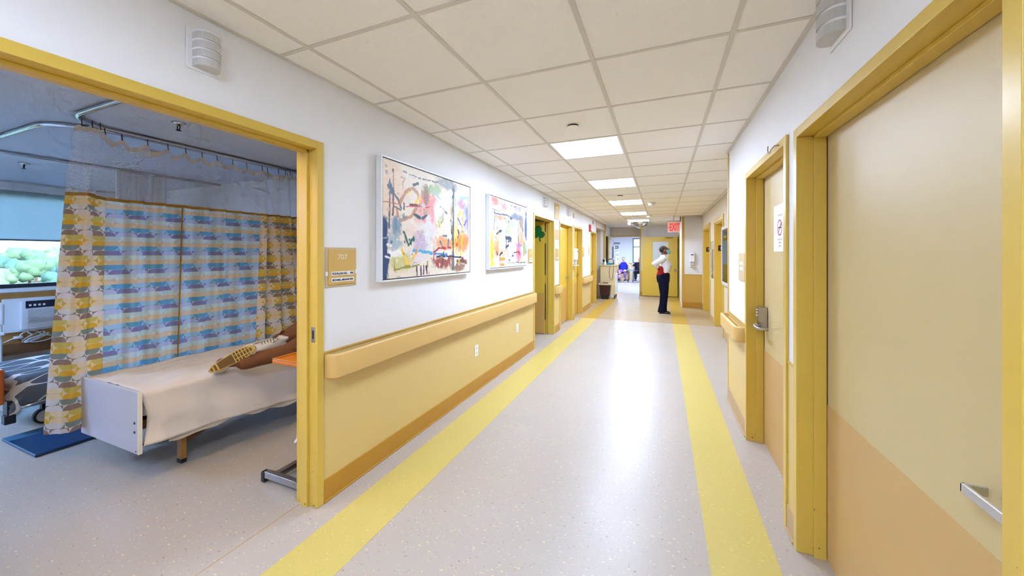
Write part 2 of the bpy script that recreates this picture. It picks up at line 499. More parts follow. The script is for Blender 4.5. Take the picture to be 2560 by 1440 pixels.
ART1 = [('b',0.085,0.745,0.171,0.275,(238,205,172),0.7),('b',0.167,0.437,0.084,0.089,(110,140,165),0.85),('b',0.131,0.307,0.105,0.064,(150,175,190),0.8),('b',0.013,0.426,0.054,0.1,(30,62,112),1),('b',0.013,0.273,0.054,0.131,(30,62,112),1),('b',0.018,0.134,0.049,0.115,(30,62,112),1),('b',0.982,0.952,0.222,0.06,(150,155,160),0.85),('b',0.597,0.802,0.076,0.082,(140,125,95),0.8),('b',0.643,0.69,0.171,0.119,(235,120,125),0.75),('b',0.508,0.549,0.087,0.071,(235,140,140),0.6),('b',0.723,0.531,0.097,0.122,(240,165,155),0.5),('b',0.822,0.635,0.094,0.106,(245,243,240),0.9),('b',0.628,0.422,0.155,0.137,(225,222,222),0.85),('b',0.396,0.427,0.109,0.069,(236,205,195),0.6),('b',0.723,0.85,0.146,0.047,(150,190,130),0.7),('b',0.857,0.561,0.069,0.058,(190,198,125),0.7),('b',0.508,0.309,0.116,0.098,(190,168,200),0.75),('b',0.451,0.177,0.169,0.07,(228,212,222),0.7),('b',0.227,0.13,0.136,0.082,(205,200,120),0.8),('b',0.167,0.211,0.095,0.032,(245,243,240),0.8),('b',0.945,0.321,0.2,0.069,(240,155,90),0.85),('b',1.278,0.341,0.159,0.107,(236,135,60),0.85),('b',1.364,0.628,0.088,0.153,(168,162,222),0.8),('b',1.278,0.78,0.085,0.064,(185,120,155),0.8),('b',1.019,0.737,0.113,0.151,(240,230,205),0.6),('b',0.892,0.124,0.194,0.064,(150,28,38),0.9),('b',1.278,0.127,0.127,0.032,(105,45,50),0.95),('b',1.174,0.056,0.151,0.04,(140,95,80),0.9),('b',0.945,0.183,0.127,0.018,(245,243,240),0.7),('s',[(0.018,0.457),(0.013,0.349),(0.021,0.234),(0.027,0.134),(0.013,0.027)],0.0508,(30,62,112),1),('s',[(0.068,0.196),(0.052,0.134)],0.0311,(30,62,112),1),('s',[(0.149,0.5),(0.155,0.436)],0.0401,(110,140,165),0.9),('s',[(0.167,0.268),(0.108,0.251)],0.0395,(170,190,200),0.7),('s',[(0.628,0.56),(0.643,0.285)],0.0735,(228,226,226),0.7),('s',[(0.545,0.677),(0.567,0.536)],0.036,(236,130,140),0.8),('s',[(0.69,0.64),(0.706,0.53)],0.028,(240,150,150),0.7),('s',[(0.755,0.666),(0.789,0.536)],0.0439,(245,243,240),0.8),('s',[(0.597,0.847),(0.59,0.719)],0.0471,(140,122,92),0.7),('s',[(1.019,0.868),(0.982,0.672)],0.06,(242,232,208),0.7),('s',[(1.135,0.337),(1.386,0.366)],0.0768,(238,140,66),0.8),('s',[(0.822,0.328),(1.0,0.323)],0.0603,(240,160,100),0.7),('s',[(1.408,0.786),(1.408,0.521)],0.0243,(165,160,225),0.8),('s',[(0.08,0.838),(0.085,0.761)],0.011,(75,90,115),1),('s',[(0.087,0.769),(0.097,0.739)],0.0552,(75,90,115),1),('s',[(0.08,0.721),(0.076,0.431)],0.0125,(75,90,115),1),('s',[(0.12,0.735),(0.191,0.682),(0.227,0.613)],0.0146,(75,90,115),1),('s',[(0.131,0.617),(0.221,0.596)],0.0098,(75,90,115),1),('s',[(0.125,0.927),(0.129,0.721)],0.0048,(105,45,50),1),('s',[(0.125,0.927),(0.125,0.911)],0.0127,(105,45,50),1),('s',[(0.124,0.712),(0.122,0.545)],0.0143,(105,45,50),1),('s',[(0.008,0.641),(0.191,0.641)],0.0041,(190,90,70),1),('s',[(0.221,0.882),(0.278,0.881),(0.252,0.847),(0.246,0.78)],0.0074,(180,140,112),1),('s',[(0.221,0.669),(0.278,0.752),(0.382,0.811),(0.451,0.788),(0.48,0.722),(0.437,0.629),(0.369,0.553),(0.227,0.502)],0.0246,(185,120,75),0.85),('s',[(0.167,0.598),(0.185,0.519)],0.0243,(185,120,75),0.85),('s',[(0.396,0.844),(0.465,0.869)],0.021,(60,65,85),1),('s',[(0.423,0.675),(0.501,0.729)],0.023,(250,208,30),1),('s',[(0.48,0.748),(0.487,0.688)],0.0176,(250,208,30),1),('s',[(0.349,0.653),(0.48,0.669)],0.0176,(90,25,35),1),('s',[(0.29,0.635),(0.643,0.671)],0.0064,(205,40,70),1),('s',[(0.265,0.659),(0.267,0.605)],0.0116,(75,90,115),1),('s',[(0.41,0.574),(0.494,0.547)],0.023,(20,85,88),1),('s',[(0.537,0.551),(0.597,0.584)],0.0254,(70,80,120),1),('s',[(0.265,0.402),(0.29,0.353),(0.323,0.287)],0.0184,(18,98,92),1),('s',[(0.323,0.287),(0.396,0.349)],0.0138,(18,98,92),1),('s',[(0.396,0.362),(0.403,0.341)],0.0207,(18,98,92),1),('s',[(0.271,0.311),(0.272,0.31)],0.0116,(18,98,92),1),('s',[(0.342,0.339),(0.344,0.337)],0.0119,(18,98,92),1),('s',[(0.362,0.314),(0.364,0.305)],0.0153,(18,98,92),1),('s',[(0.252,0.938),(0.271,0.935),(0.278,0.941),(0.303,0.936)],0.0066,(95,95,110),1),('s',[(0.336,0.932),(0.369,0.928),(0.396,0.931),(0.444,0.928)],0.0069,(95,95,110),1),('s',[(0.472,0.925),(0.508,0.926)],0.0071,(95,95,110),1),('s',[(0.537,0.927),(0.582,0.926),(0.659,0.934)],0.0072,(95,95,110),1),('s',[(0.69,0.933),(0.747,0.931),(0.797,0.948)],0.0076,(95,95,110),1),('s',[(1.086,0.827),(1.086,0.048)],0.0328,(88,104,112),0.95),('s',[(1.095,0.942),(1.095,0.829)],0.0226,(75,90,115),1),('s',[(1.086,0.602),(1.086,0.294)],0.0144,(60,70,60),0.8),('s',[(1.144,0.202),(1.174,0.61),(1.246,0.691),(1.31,0.623),(1.257,0.202)],0.016,(250,208,30),1),('s',[(1.115,0.501),(1.105,0.233)],0.0124,(250,208,30),1),('s',[(1.246,0.202),(1.205,0.107)],0.0126,(250,208,30),1),('s',[(1.185,0.611),(1.278,0.513)],0.015,(88,66,180),1),('s',[(1.386,0.613),(1.331,0.543)],0.0152,(88,66,180),1),('s',[(1.419,0.887),(1.419,0.368)],0.0088,(120,90,150),0.8),('s',[(1.038,0.577),(1.057,0.436)],0.0122,(70,45,35),1),('s',[(1.047,0.751),(1.047,0.598)],0.0102,(238,145,75),1),('s',[(0.839,0.338),(0.865,0.285),(0.927,0.272),(0.982,0.302),(0.997,0.363)],0.0148,(60,115,148),1),('s',[(0.892,0.403),(0.954,0.401)],0.0159,(60,115,148),1),('s',[(0.396,0.242),(0.508,0.234),(0.69,0.217)],0.0213,(70,172,215),1),('s',[(0.723,0.212),(0.963,0.207)],0.0139,(60,140,210),1),('s',[(0.723,0.231),(0.822,0.27),(1.038,0.278)],0.0173,(190,40,40),1),('s',[(0.723,0.212),(0.715,0.156),(0.789,0.088)],0.0084,(190,40,40),1),('s',[(0.772,0.179),(0.857,0.188),(1.0,0.182),(1.257,0.172)],0.0131,(30,30,90),1),('s',[(0.24,0.236),(0.29,0.153),(0.329,0.089)],0.0167,(250,200,30),1),('s',[(0.329,0.089),(0.43,0.216)],0.0174,(250,200,30),1),('s',[(0.437,0.255),(0.434,0.212)],0.0139,(225,150,60),1),('s',[(0.143,0.068),(0.29,0.091),(0.48,0.102)],0.0133,(150,145,60),1),('s',[(0.615,0.134),(0.615,0.08)],0.0128,(150,145,60),1),('s',[(0.444,0.085),(0.448,0.011)],0.0131,(85,40,85),1),('s',[(0.508,0.088),(0.515,0.012)],0.0133,(85,40,85),1),('s',[(0.552,0.091),(0.552,0.015)],0.0135,(85,40,85),1),('s',[(0.597,0.089),(0.605,0.021)],0.0136,(85,40,85),1),('s',[(0.723,0.831),(0.839,0.772)],0.0087,(160,205,220),1),('s',[(1.236,0.849),(1.386,0.86)],0.0197,(150,210,225),1),('s',[(1.135,0.814),(1.135,0.731)],0.0114,(70,172,215),1),('s',[(1.164,0.327),(1.164,0.307)],0.023,(215,45,35),1),('s',[(1.195,0.475),(1.205,0.444)],0.0274,(120,70,55),1),('s',[(1.205,0.434),(1.185,0.391)],0.0073,(60,40,35),1),('s',[(0.927,0.656),(0.954,0.64)],0.0219,(130,115,105),1),('s',[(0.892,0.643),(0.892,0.565),(0.857,0.523)],0.0078,(150,150,140),1),('s',[(0.805,0.538),(0.822,0.491)],0.0154,(165,175,95),1),('s',[(1.375,0.738),(1.386,0.641)],0.0176,(90,130,220),1),('s',[(0.052,0.289),(0.097,0.274)],0.0158,(245,243,240),1),('s',[(0.074,0.219),(0.203,0.211)],0.0146,(245,243,240),0.85),('s',[(0.029,0.192),(0.097,0.172)],0.0095,(245,243,240),1),('s',[(0.9,0.232),(0.874,0.115)],0.0127,(50,80,50),1),('s',[(0.131,0.164),(0.149,0.051)],0.0056,(150,145,60),1)]
ART2 = [('b',0.051,0.264,0.081,0.218,(250,205,60),1),('b',0.06,0.465,0.058,0.05,(250,215,110),0.7),('b',0.149,0.947,0.14,0.051,(235,105,92),0.85),('b',0.445,0.898,0.134,0.054,(235,120,100),0.8),('b',0.336,0.726,0.193,0.044,(240,140,90),0.85),('b',0.21,0.275,0.082,0.129,(212,140,78),0.85),('b',0.423,0.537,0.133,0.161,(215,222,238),0.8),('b',0.8,0.665,0.113,0.067,(185,218,230),0.95),('b',0.653,0.607,0.06,0.14,(180,190,130),0.8),('b',0.677,0.926,0.072,0.075,(190,208,155),0.8),('b',0.954,0.794,0.211,0.049,(120,130,148),0.9),('b',1.2,0.726,0.114,0.112,(150,130,110),0.8),('b',1.229,0.525,0.115,0.092,(215,160,110),0.75),('b',1.2,0.401,0.171,0.091,(236,150,80),0.7),('b',1.089,0.218,0.124,0.15,(236,115,148),0.8),('b',1.361,0.281,0.084,0.125,(130,150,98),0.8),('b',1.412,0.681,0.042,0.241,(48,85,142),1),('b',1.034,0.92,0.162,0.04,(165,160,160),0.7),('b',0.423,0.215,0.111,0.072,(236,160,100),0.6),('s',[(1.43,0.913),(1.436,0.451)],0.0253,(44,80,140),1),('s',[(0.041,0.431),(0.051,0.046)],0.0385,(250,206,52),1),('s',[(0.07,0.961),(0.23,0.958)],0.0346,(236,110,95),0.8),('s',[(0.07,0.894),(0.21,0.908)],0.0224,(236,120,100),0.8),('s',[(0.272,0.711),(0.535,0.727)],0.0365,(240,140,92),0.8),('s',[(0.467,0.666),(0.401,0.358)],0.0535,(214,222,238),0.7),('s',[(0.653,0.7),(0.641,0.495)],0.0334,(180,190,130),0.7),('s',[(0.876,0.806),(1.2,0.787)],0.0609,(120,130,150),0.8),('s',[(1.229,0.79),(1.2,0.645)],0.0508,(150,130,112),0.7),('s',[(1.258,0.587),(1.229,0.382)],0.0449,(222,160,100),0.7),('s',[(0.129,0.826),(0.149,0.76)],0.0222,(75,90,115),1),('s',[(0.149,0.768),(0.582,0.786),(0.775,0.758)],0.0138,(50,70,112),1),('s',[(0.725,0.753),(0.787,0.759)],0.0304,(40,62,120),1),('s',[(0.445,0.781),(0.49,0.777)],0.0235,(75,90,115),1),('s',[(0.159,0.752),(0.129,0.605),(0.119,0.545)],0.0127,(75,90,115),1),('s',[(0.189,0.695),(0.251,0.649),(0.241,0.526)],0.0052,(75,90,115),1),('s',[(0.06,0.818),(0.379,0.819)],0.0115,(150,140,125),1),('s',[(0.22,0.482),(0.272,0.511),(0.368,0.534)],0.0279,(40,45,62),1),('s',[(0.368,0.543),(0.412,0.541)],0.008,(40,45,62),1),('s',[(0.547,0.453),(0.558,0.289)],0.0256,(45,60,88),1),('s',[(0.558,0.445),(0.75,0.434)],0.0397,(45,60,88),1),('s',[(0.725,0.433),(0.75,0.387)],0.0246,(55,70,100),1),('s',[(0.629,0.383),(0.725,0.395)],0.0245,(45,60,88),1),('s',[(0.57,0.298),(0.641,0.328)],0.0279,(45,60,88),1),('s',[(1.061,0.715),(1.061,0.357)],0.0139,(80,50,56),1),('s',[(1.13,0.972),(1.144,0.601)],0.0111,(105,92,85),1),('s',[(1.258,0.628),(1.272,0.599)],0.0308,(95,72,66),1),('s',[(0.954,0.374),(1.007,0.316),(1.116,0.358)],0.0138,(120,70,190),1),('s',[(1.116,0.318),(1.2,0.35)],0.0122,(120,70,190),1),('s',[(0.8,0.169),(0.85,0.169)],0.025,(120,70,190),1),('s',[(0.653,0.104),(0.701,0.094)],0.015,(88,66,180),1),('s',[(1.102,0.218),(1.116,0.193)],0.0321,(215,40,48),1),('s',[(0.876,0.217),(1.089,0.233)],0.012,(40,45,62),1),('s',[(1.061,0.377),(1.067,0.029)],0.009,(195,45,85),1),('s',[(0.325,0.18),(0.401,0.215)],0.0267,(52,48,52),1),('s',[(0.21,0.223),(0.241,0.188)],0.0173,(52,48,52),1),('s',[(0.314,0.171),(0.325,0.056)],0.0079,(75,90,115),1),('s',[(0.582,0.28),(0.641,0.133)],0.0204,(130,145,170),0.7),('s',[(0.346,0.122),(0.49,0.12)],0.038,(236,150,60),1),('s',[(0.346,0.038),(0.479,0.035)],0.0343,(236,150,60),1),('s',[(0.031,0.055),(0.099,0.053)],0.0422,(248,212,50),1),('s',[(0.07,0.18),(0.09,0.146)],0.0219,(205,165,40),1),('s',[(1.229,0.086),(1.229,0.076)],0.0388,(248,228,60),1),('s',[(1.361,0.188),(1.346,0.126)],0.0187,(248,228,60),1),('s',[(0.762,0.956),(0.767,0.942)],0.0123,(40,45,62),1),('s',[(0.825,0.954),(0.837,0.936)],0.0144,(40,45,62),1),('s',[(0.889,0.962),(0.928,0.947)],0.0127,(40,45,62),1),('s',[(0.605,0.059),(0.928,0.052)],0.0049,(120,110,110),1),('s',[(0.954,0.066),(1.144,0.052),(1.406,0.052)],0.0091,(40,45,62),1),('s',[(0.283,0.599),(0.272,0.319)],0.0131,(225,175,55),1),('s',[(0.149,0.41),(0.189,0.438),(0.23,0.396)],0.0052,(40,45,62),1),('s',[(0.558,0.692),(0.563,0.683)],0.0238,(70,165,185),1),('s',[(0.563,0.555),(0.563,0.509)],0.0183,(80,180,210),1),('s',[(0.479,0.667),(0.467,0.522)],0.0135,(175,205,230),1),('s',[(0.379,0.384),(0.49,0.406)],0.0181,(190,215,230),1)]
# ================================================================== THE SETTING
L, R, CE, LOB = -1.905, 0.645, 2.57, 1.04        # corridor walls, ceiling height, elevator wall
WT = 0.15                                         # wall thickness
Y0, YN, YD, YF = -4.2, 14.2, 14.9, 22.5           # back end, end wall, dayroom opening, dayroom far wall
WX, RY0, RY1, RC = -9.04, -2.6, 3.52, 2.60        # patient room: window wall, side walls, ceiling
SPLIT = 8.66                                      # floor changes tone here

# ---- floor
f = MB()
f.mat(0).box(WX - 0.1, LOB + 0.8, Y0 - 0.2, SPLIT, -0.12, 0)
f.mat(1).box(-5.2, LOB + 0.8, SPLIT, YD, -0.12, 0)
f.mat(2).box(-4.4, LOB + 0.8, YD, YF + 0.2, -0.12, 0)
floor = f.build('floor', ['floor', 'floor_tan', 'dayfloor'])
tag(floor, kind='structure')
STR = [(-1.745, -1.425), (0.215, 0.525)]
for x0, x1 in STR:
    a = MB(); a.mat(0).box(x0, x1, Y0, SPLIT, -0.004, 0.0012).mat(1).box(x0, x1, SPLIT, 14.15 if x0 > 0 else YD, -0.004, 0.0012)
    a.build('floor_stripe', ['stripe', 'stripe_tan'], floor)
a = MB().box(-2.03, -2.024, 0.26, 1.54, -0.004, 0.0006)
a.build('threshold_seam', 'base_pale', floor)

# ---- ceiling with lay-in tiles
cl = MB(); cl.box(L - 0.2, LOB + 0.2, Y0 - 0.2, YD + 0.1, CE + 0.05, CE + 0.15)
ceiling = cl.build('ceiling', 'plenum'); tag(ceiling, kind='structure')
XL = [L, -1.68, -1.015, -0.35, 0.315]
YL = [Y0, -3.34, -2.67, -2.005, -1.338, -0.67, -0.004, 0.663, 1.33, 2.015, 2.687, 3.355, 4.0, 4.64, 5.28, 6.0, 6.72, 7.44, 8.16,
      8.88, 9.6, 10.32, 11.04, 11.76, 12.48, 13.2, 13.92, YD]
LIGHT_ROWS = [3.355, 5.28, 7.44, 9.6, 11.76, -0.67, -2.67]
tile_mesh = {}
def ceiling_tile(x0, x1, y0, y1):
    k = (round(x1 - x0, 3), round(y1 - y0, 3))
    if k not in tile_mesh:
        a, b = k[0] / 2 - 0.004, k[1] / 2 - 0.004
        m = MB().box(-a, a, -b, b, 0, 0.016)
        o = m.build('ceiling_tile', 'tile', ceiling, bevel=0)
        tile_mesh[k] = o.data
    else:
        o = bpy.data.objects.new('ceiling_tile', tile_mesh[k]); COL.objects.link(o); _reg(o, (0, 0, 0)); adopt(o, ceiling)
    o.location = ((x0 + x1) / 2, (y0 + y1) / 2, CE + 0.004)
for j in range(len(YL) - 1):
    y0, y1 = YL[j], YL[j + 1]
    xs = XL + ([R] if y1 < 4.5 else [0.98, LOB] if y1 < 11.5 else [0.53])
    for i in range(len(xs) - 1):
        if i == 2 and any(abs(y0 - q) < 1e-3 for q in LIGHT_ROWS): continue
        ceiling_tile(xs[i], xs[i + 1], y0, y1)
for x in XL[1:]:
    MB().box(x - 0.012, x + 0.012, Y0, YD, CE, CE + 0.014).build('grid_runner', 'grid', ceiling)
MB().box(0.968, 0.992, 4.42, 11.44, CE, CE + 0.014).build('grid_runner', 'grid', ceiling)
for y in YL[1:-1]:
    xe = R if y < 4.4 else LOB if y < 11.45 else 0.53
    MB().box(L, xe, y - 0.011, y + 0.011, CE + 0.0008, CE + 0.012).build('grid_runner', 'grid', ceiling)
for (xa, xb, ya, yb) in ((L, L + 0.024, Y0, YD), (R - 0.024, R, Y0, 4.4), (LOB - 0.024, LOB, 4.42, 11.44), (0.506, 0.53, 11.45, YN)):
    MB().box(xa, xb, ya, yb, CE - 0.002, CE + 0.01).build('grid_runner', 'grid', ceiling)

# ---- walls
TOP = CE + 0.06
def seg_wall(m, x0, x1, opens, ya, yb):
    """wall along Y between ya and yb with openings (y0, y1, ztop)"""
    y = ya
    for (a, b, zt) in sorted(opens):
        if a > y: m.box(x0, x1, y, a, 0, TOP)
        m.box(x0, x1, a, b, zt, TOP)
        y = b
    if yb > y: m.box(x0, x1, y, yb, 0, TOP)
    return m
LD = [(0.245, 1.557), (5.56, 6.68), (7.152, 8.222), (8.437, 9.309), (10.59, 11.459)]   # inner jambs, left wall
ZT, FW = 2.138, 0.046
RD = [(1.052, 2.262), (2.478, 3.46)]
wl = seg_wall(MB(), L - WT, L, [(a - 0.02, b + 0.02, ZT + 0.02) for a, b in LD], Y0, 11.56)
wl.box(L - WT, L, 13.4, YD + 0.12, 0, TOP)
wall_left = wl.build('wall_left', 'wall'); tag(wall_left, kind='structure')
wr = seg_wall(MB(), R, R + 0.17, [(a - 0.02, b + 0.02, (2.105 if a < 2 else 2.125) + 0.02) for a, b in RD], Y0, 4.4)
wall_right = wr.build('wall_right', 'wall'); tag(wall_right, kind='structure')
ED = [(7.62, 8.74), (9.62, 10.98)]
we = seg_wall(MB(), LOB, LOB + 0.3, [(a, b, 2.16) for a, b in ED], 4.4, 11.45)
tag(MB().box(R + 0.17, LOB + 0.3, 4.3, 4.4, 0, TOP).build('wall_lobby_return', 'beige_wall'), kind='structure')
wall_elevator = we.build('wall_elevator', 'beige_wall'); tag(wall_elevator, kind='structure')
wc = MB().box(0.53, LOB + 0.3, 11.45, 11.57, 0, TOP)
seg_wall(wc, 0.53, 0.65, [(12.9, 14.12, 2.14)], 11.57, YN)
wall_lobby_end = wc.build('wall_lobby_end', 'wall'); tag(wall_lobby_end, kind='structure')
wn = MB().box(-0.76, 0.65, YN, YN + 0.12, 0, TOP).box(-0.76, -0.64, YN + 0.12, YD, 0, TOP)
wall_end = wn.build('wall_end', 'wall'); tag(wall_end, kind='structure')
wh = MB().box(L, -0.64, YD, YD + 0.12, 2.24, 2.9).box(-0.64, LOB + 0.9, YD, YD + 0.12, 0, 2.9).box(-4.4, L - WT, YD, YD + 0.12, 0, 2.9).box(L - WT, L, YD, YD + 0.12, 2.5, 2.9)
wall_dayroom_near = wh.build('wall_dayroom_near', 'beige_wall'); tag(wall_dayroom_near, kind='structure')
wb = MB().box(L - 0.4, LOB + 0.9, Y0 - 0.12, Y0, 0, TOP)
tag(wb.build('wall_back', 'wall'), kind='structure')
# stairwell behind the open exit door
ws = MB().box(1.75, 1.85, 11.57, 14.4, 0, TOP).box(0.65, 1.85, 14.2, 14.3, 0, TOP).box(0.65, 1.85, 11.47, 11.57, 0, TOP).box(0.53, 1.85, 11.5, 14.3, TOP, TOP + 0.05)
tag(ws.build('wall_stairwell', 'beige_wall'), kind='structure')
# alcove past the last door on this side
wa = MB().box(-2.85, -2.75, 11.5, 13.5, 0, TOP).box(-2.75, L - WT, 11.46, 11.56, 0, TOP).box(-2.75, L - WT, 13.4, 13.5, 0, TOP)
wa.box(L - WT, L, 11.56, 13.4, 2.36, TOP).box(-2.85, L - WT, 11.5, 13.5, 2.40, 2.5)
tag(wa.build('wall_alcove', 'beige_wall'), kind='structure')

# ---- wainscot, caps and baseboards on every stretch of wall
BASE_OBJ = {}
def lower_wall(wall, side, wx, s, y0, y1, base='base', top=0.905, pan='wainscot'):
    MB().box(wx, wx + s * 0.004, y0, y1, 0.135, top).build('wainscot_panel', pan, wall)
    MB().box(wx, wx + s * 0.009, y0, y1, top, top + 0.012).build('wainscot_cap', 'cap', wall)
    b = MB().box(wx, wx + s * 0.010, y0, y1, 0, 0.138).box(wx, wx + s * 0.020, y0, y1, 0, 0.012)
    o = b.build('baseboard_%s' % side, base, bevel=0.003); tag(o, kind='structure')
for a, b in ((Y0, 0.2), (1.603, 5.513), (6.727, 7.105), (8.269, 8.39), (9.356, 10.543)):
    lower_wall(wall_left, 'left', L, 1, a, b)
for a, b in ((Y0, 1.005), (2.309, 2.43), (3.508, 4.395)):
    lower_wall(wall_right, 'right', R, -1, a, b, 'base_pale', 0.915)
for a, b in ((4.42, 7.55), (8.81, 9.55), (11.05, 11.44)):
    b_ = MB().box(LOB, LOB - 0.010, a, b, 0, 0.138)
    tag(b_.build('baseboard_elevator', 'base_pale', bevel=0.003), kind='structure')
MB().box(0.55, LOB, 11.45, 11.446, 0.15, 0.93).build('wainscot_panel', 'cap', wall_lobby_end)
MB().box(0.55, LOB, 11.45, 11.444, 0.93, 0.945).build('wainscot_cap', 'base', wall_lobby_end)
tag(MB().box(0.53, LOB, 11.45, 11.438, 0, 0.155).build('baseboard_lobby_end', 'base', bevel=0.003), kind='structure')
MB().box(-0.76, 0.53, YN, YN - 0.004, 0.135, 0.905).build('wainscot_panel', 'wainscot', wall_end)
tag(MB().box(-0.77, 0.53, YN, YN - 0.012, 0, 0.138).build('baseboard_end', 'base', bevel=0.003), kind='structure')
tag(MB().box(L, L + 0.012, 13.4, YD, 0, 0.138).build('baseboard_left', 'base', bevel=0.003), kind='structure')

# ---- corner guards
def guard(n, m):
    tag(m.build('trim_%d' % n, 'cap', bevel=0.004), kind='structure')
guard(1, MB().box(R - 0.006, R + 0.05, 4.4, 4.408, 0, CE).box(R - 0.008, R, 4.362, 4.408, 0, CE))
guard(2, MB().box(0.522, 0.585, 11.442, 11.45, 0.155, CE).box(0.522, 0.53, 11.442, 11.5, 0.155, CE))
guard(3, MB().box(-0.768, -0.71, YN - 0.008, YN, 0.138, CE).box(-0.768, -0.76, YN - 0.008, YN + 0.06, 0.138, CE))
guard(4, MB().box(L, L + 0.008, 11.512, 11.56, 0, CE).box(L - 0.05, L + 0.008, 11.56, 11.568, 0, CE))
guard(5, MB().box(L, L + 0.03, 13.4, 13.46, 0, CE).box(L - 0.05, L + 0.03, 13.392, 13.4, 0, CE))
guard(6, MB().box(L + 0.01, -0.77, YD - 0.02, YD + 0.13, 2.2, 2.24))

# ---- doors
def lever(parent, X0, s, yh, z, dirn, mat='steel', ln=0.115):
    """lever handle on a leaf whose face is at X0, corridor side s"""
    m = MB()
    m.cyl((X0, yh, z), (X0 + s * 0.012, yh, z), 0.026, n=20)
    m.cyl((X0 + s * 0.010, yh, z), (X0 + s * 0.052, yh, z), 0.010, n=12)
    m.tube([(X0 + s * 0.048, yh - dirn * 0.012, z), (X0 + s * 0.050, yh + dirn * 0.05, z), (X0 + s * 0.050, yh + dirn * (ln - 0.012), z),
            (X0 + s * 0.040, yh + dirn * ln, z), (X0 + s * 0.016, yh + dirn * ln, z)], [0.011, 0.010, 0.010, 0.010, 0.009], 10)
    return m.build('lever_handle', mat, parent, smooth=True)

def door(n, label, wx, s, y0, y1, zt, thick, leaf='closed', mat='leaf', kick='kick', rec=0.105, proud=0.014, split=0.77):
    d = struct('door_%d' % n, label, None, (wx, (y0 + y1) / 2, 0))
    m = MB()
    for (a, b) in ((y0 - FW, y0), (y1, y1 + FW)):
        m.box(wx, wx + s * proud, a, b, 0, zt + FW)
    m.box(wx, wx + s * proud, y0, y1, zt, zt + FW)
    # jamb lining and stop
    m.box(wx - s * thick, wx + s * 0.002, y0 - 0.02, y0, 0, zt).box(wx - s * thick, wx + s * 0.002, y1, y1 + 0.02, 0, zt)
    m.box(wx - s * thick, wx + s * 0.002, y0 - 0.02, y1 + 0.02, zt, zt + 0.02)
    sa, sb = wx - s * (rec - 0.05), wx - s * rec
    m.box(sa, sb, y0, y0 + 0.016, 0, zt).box(sa, sb, y1 - 0.016, y1, 0, zt).box(sa, sb, y0, y1, zt - 0.016, zt)
    # inner casing
    for (a, b) in ((y0 - FW, y0), (y1, y1 + FW)):
        m.box(wx - s * thick, wx - s * (thick + 0.012), a, b, 0, zt + FW)
    m.box(wx - s * thick, wx - s * (thick + 0.012), y0, y1, zt, zt + FW)
    m.build('door_frame', 'frame', d, bevel=0.0025)
    lf = None
    if leaf == 'closed':
        xa, xb = wx - s * (rec + 0.003), wx - s * (rec + 0.045)
        lf = MB().box(xa, xb, y0 + 0.004, y1 - 0.004, 0.008, zt - 0.004).build('door_leaf', mat, d, bevel=0.002)
        MB().box(xa, xa + s * 0.0012, y0 + 0.006, y1 - 0.006, 0.010, split).build('kick_panel', kick, lf)
        MB().box(xa - s * 0.0005, xa + s * 0.001, y1 - 0.0205, y1 - 0.0165, 0.012, zt - 0.02).build('door_seal', 'dark', lf)  # dark strip painted in for the shade of the leaf gap
    return d, lf, wx - s * (rec + 0.003)

d1, _, _ = door(1, 'wide yellow door frame of the patient room, standing open', L, 1, *LD[0], ZT, WT, None)
st = MB().box(L - 0.035, L - 0.005, 1.5555, 1.5575, 0.985, 1.075); st.build('strike_plate', 'steel', d1)
MB().box(L - 0.026, L - 0.014, 1.5545, 1.556, 1.005, 1.055).build('strike_hole', 'dark', d1)
lf = MB().box(-3.36, -2.06, 0.175, 0.22, 0.008, ZT - 0.004).build('door_leaf', 'leaf', d1, bevel=0.002)
# door 2 swung into its dark room
d2, _, _ = door(2, 'yellow door swung into a dark room, shamrock on its leaf', L, 1, *LD[1], ZT, WT, None)
HX, HYY = L - 0.155, 6.60
lf2 = MB().box(HX - 1.08, HX, HYY, HYY + 0.045, 0.008, ZT - 0.006).build('door_leaf', 'leaf', d2, bevel=0.002)
MB().box(HX - 1.075, HX - 0.004, HYY - 0.0012, HYY, 0.010, 0.78).build('kick_panel', 'kick', lf2)
for za, zb in ((0.27, 0.95), (1.12, 1.72), (1.94, 2.1)):
    MB().box(L - 0.149, L - 0.143, 6.622, 6.664, za, zb).build('hinge_recess', 'dark', d2)  # dark strips put in for the shade between the hinges
d3, lf3, x3 = door(3, 'closed yellow door with steel lever beside the floor sign', L, 1, *LD[2], ZT, WT)
lever(lf3, x3, 1, LD[2][1] - 0.075, 1.0, -1)
d4, lf4, x4 = door(4, 'closed yellow door with brass lever beside the white dispenser', L, 1, *LD[3], ZT, WT)
lever(lf4, x4, 1, LD[3][1] - 0.07, 1.0, -1, 'brass')
d5, lf5, x5 = door(5, 'closed yellow door below the red alarm', L, 1, *LD[4], ZT, WT)
lever(lf5, x5, 1, LD[4][1] - 0.07, 1.0, -1)
d6, lf6, x6 = door(6, 'nearest closed tan door with pale lower half', R, -1, *RD[0], 2.105, 0.17, mat='leaf_r', kick='kick_r')
def flat_lever(parent, X0, s, y0, y1, z, mat):
    m = MB().cyl((X0, y0 + 0.01, z), (X0 + s * 0.012, y0 + 0.01, z), 0.03, n=24).cyl((X0 + s * 0.01, y0 + 0.01, z), (X0 + s * 0.055, y0 + 0.01, z), 0.011, n=14)
    o = m.build('lever_rose', mat, parent, smooth=True)
    o.modifiers.new('es', 'EDGE_SPLIT').split_angle = math.radians(40)
    b = MB().box(X0 + s * 0.050, X0 + s * 0.060, y0 - 0.012, y1, z - 0.013, z + 0.013).box(X0 + s * 0.012, X0 + s * 0.060, y1 - 0.009, y1, z - 0.012, z + 0.013)
    b.build('lever_handle', mat, parent, bevel=0.003)
flat_lever(lf6, x6, -1, 1.128, 1.278, 0.925, 'chrome')
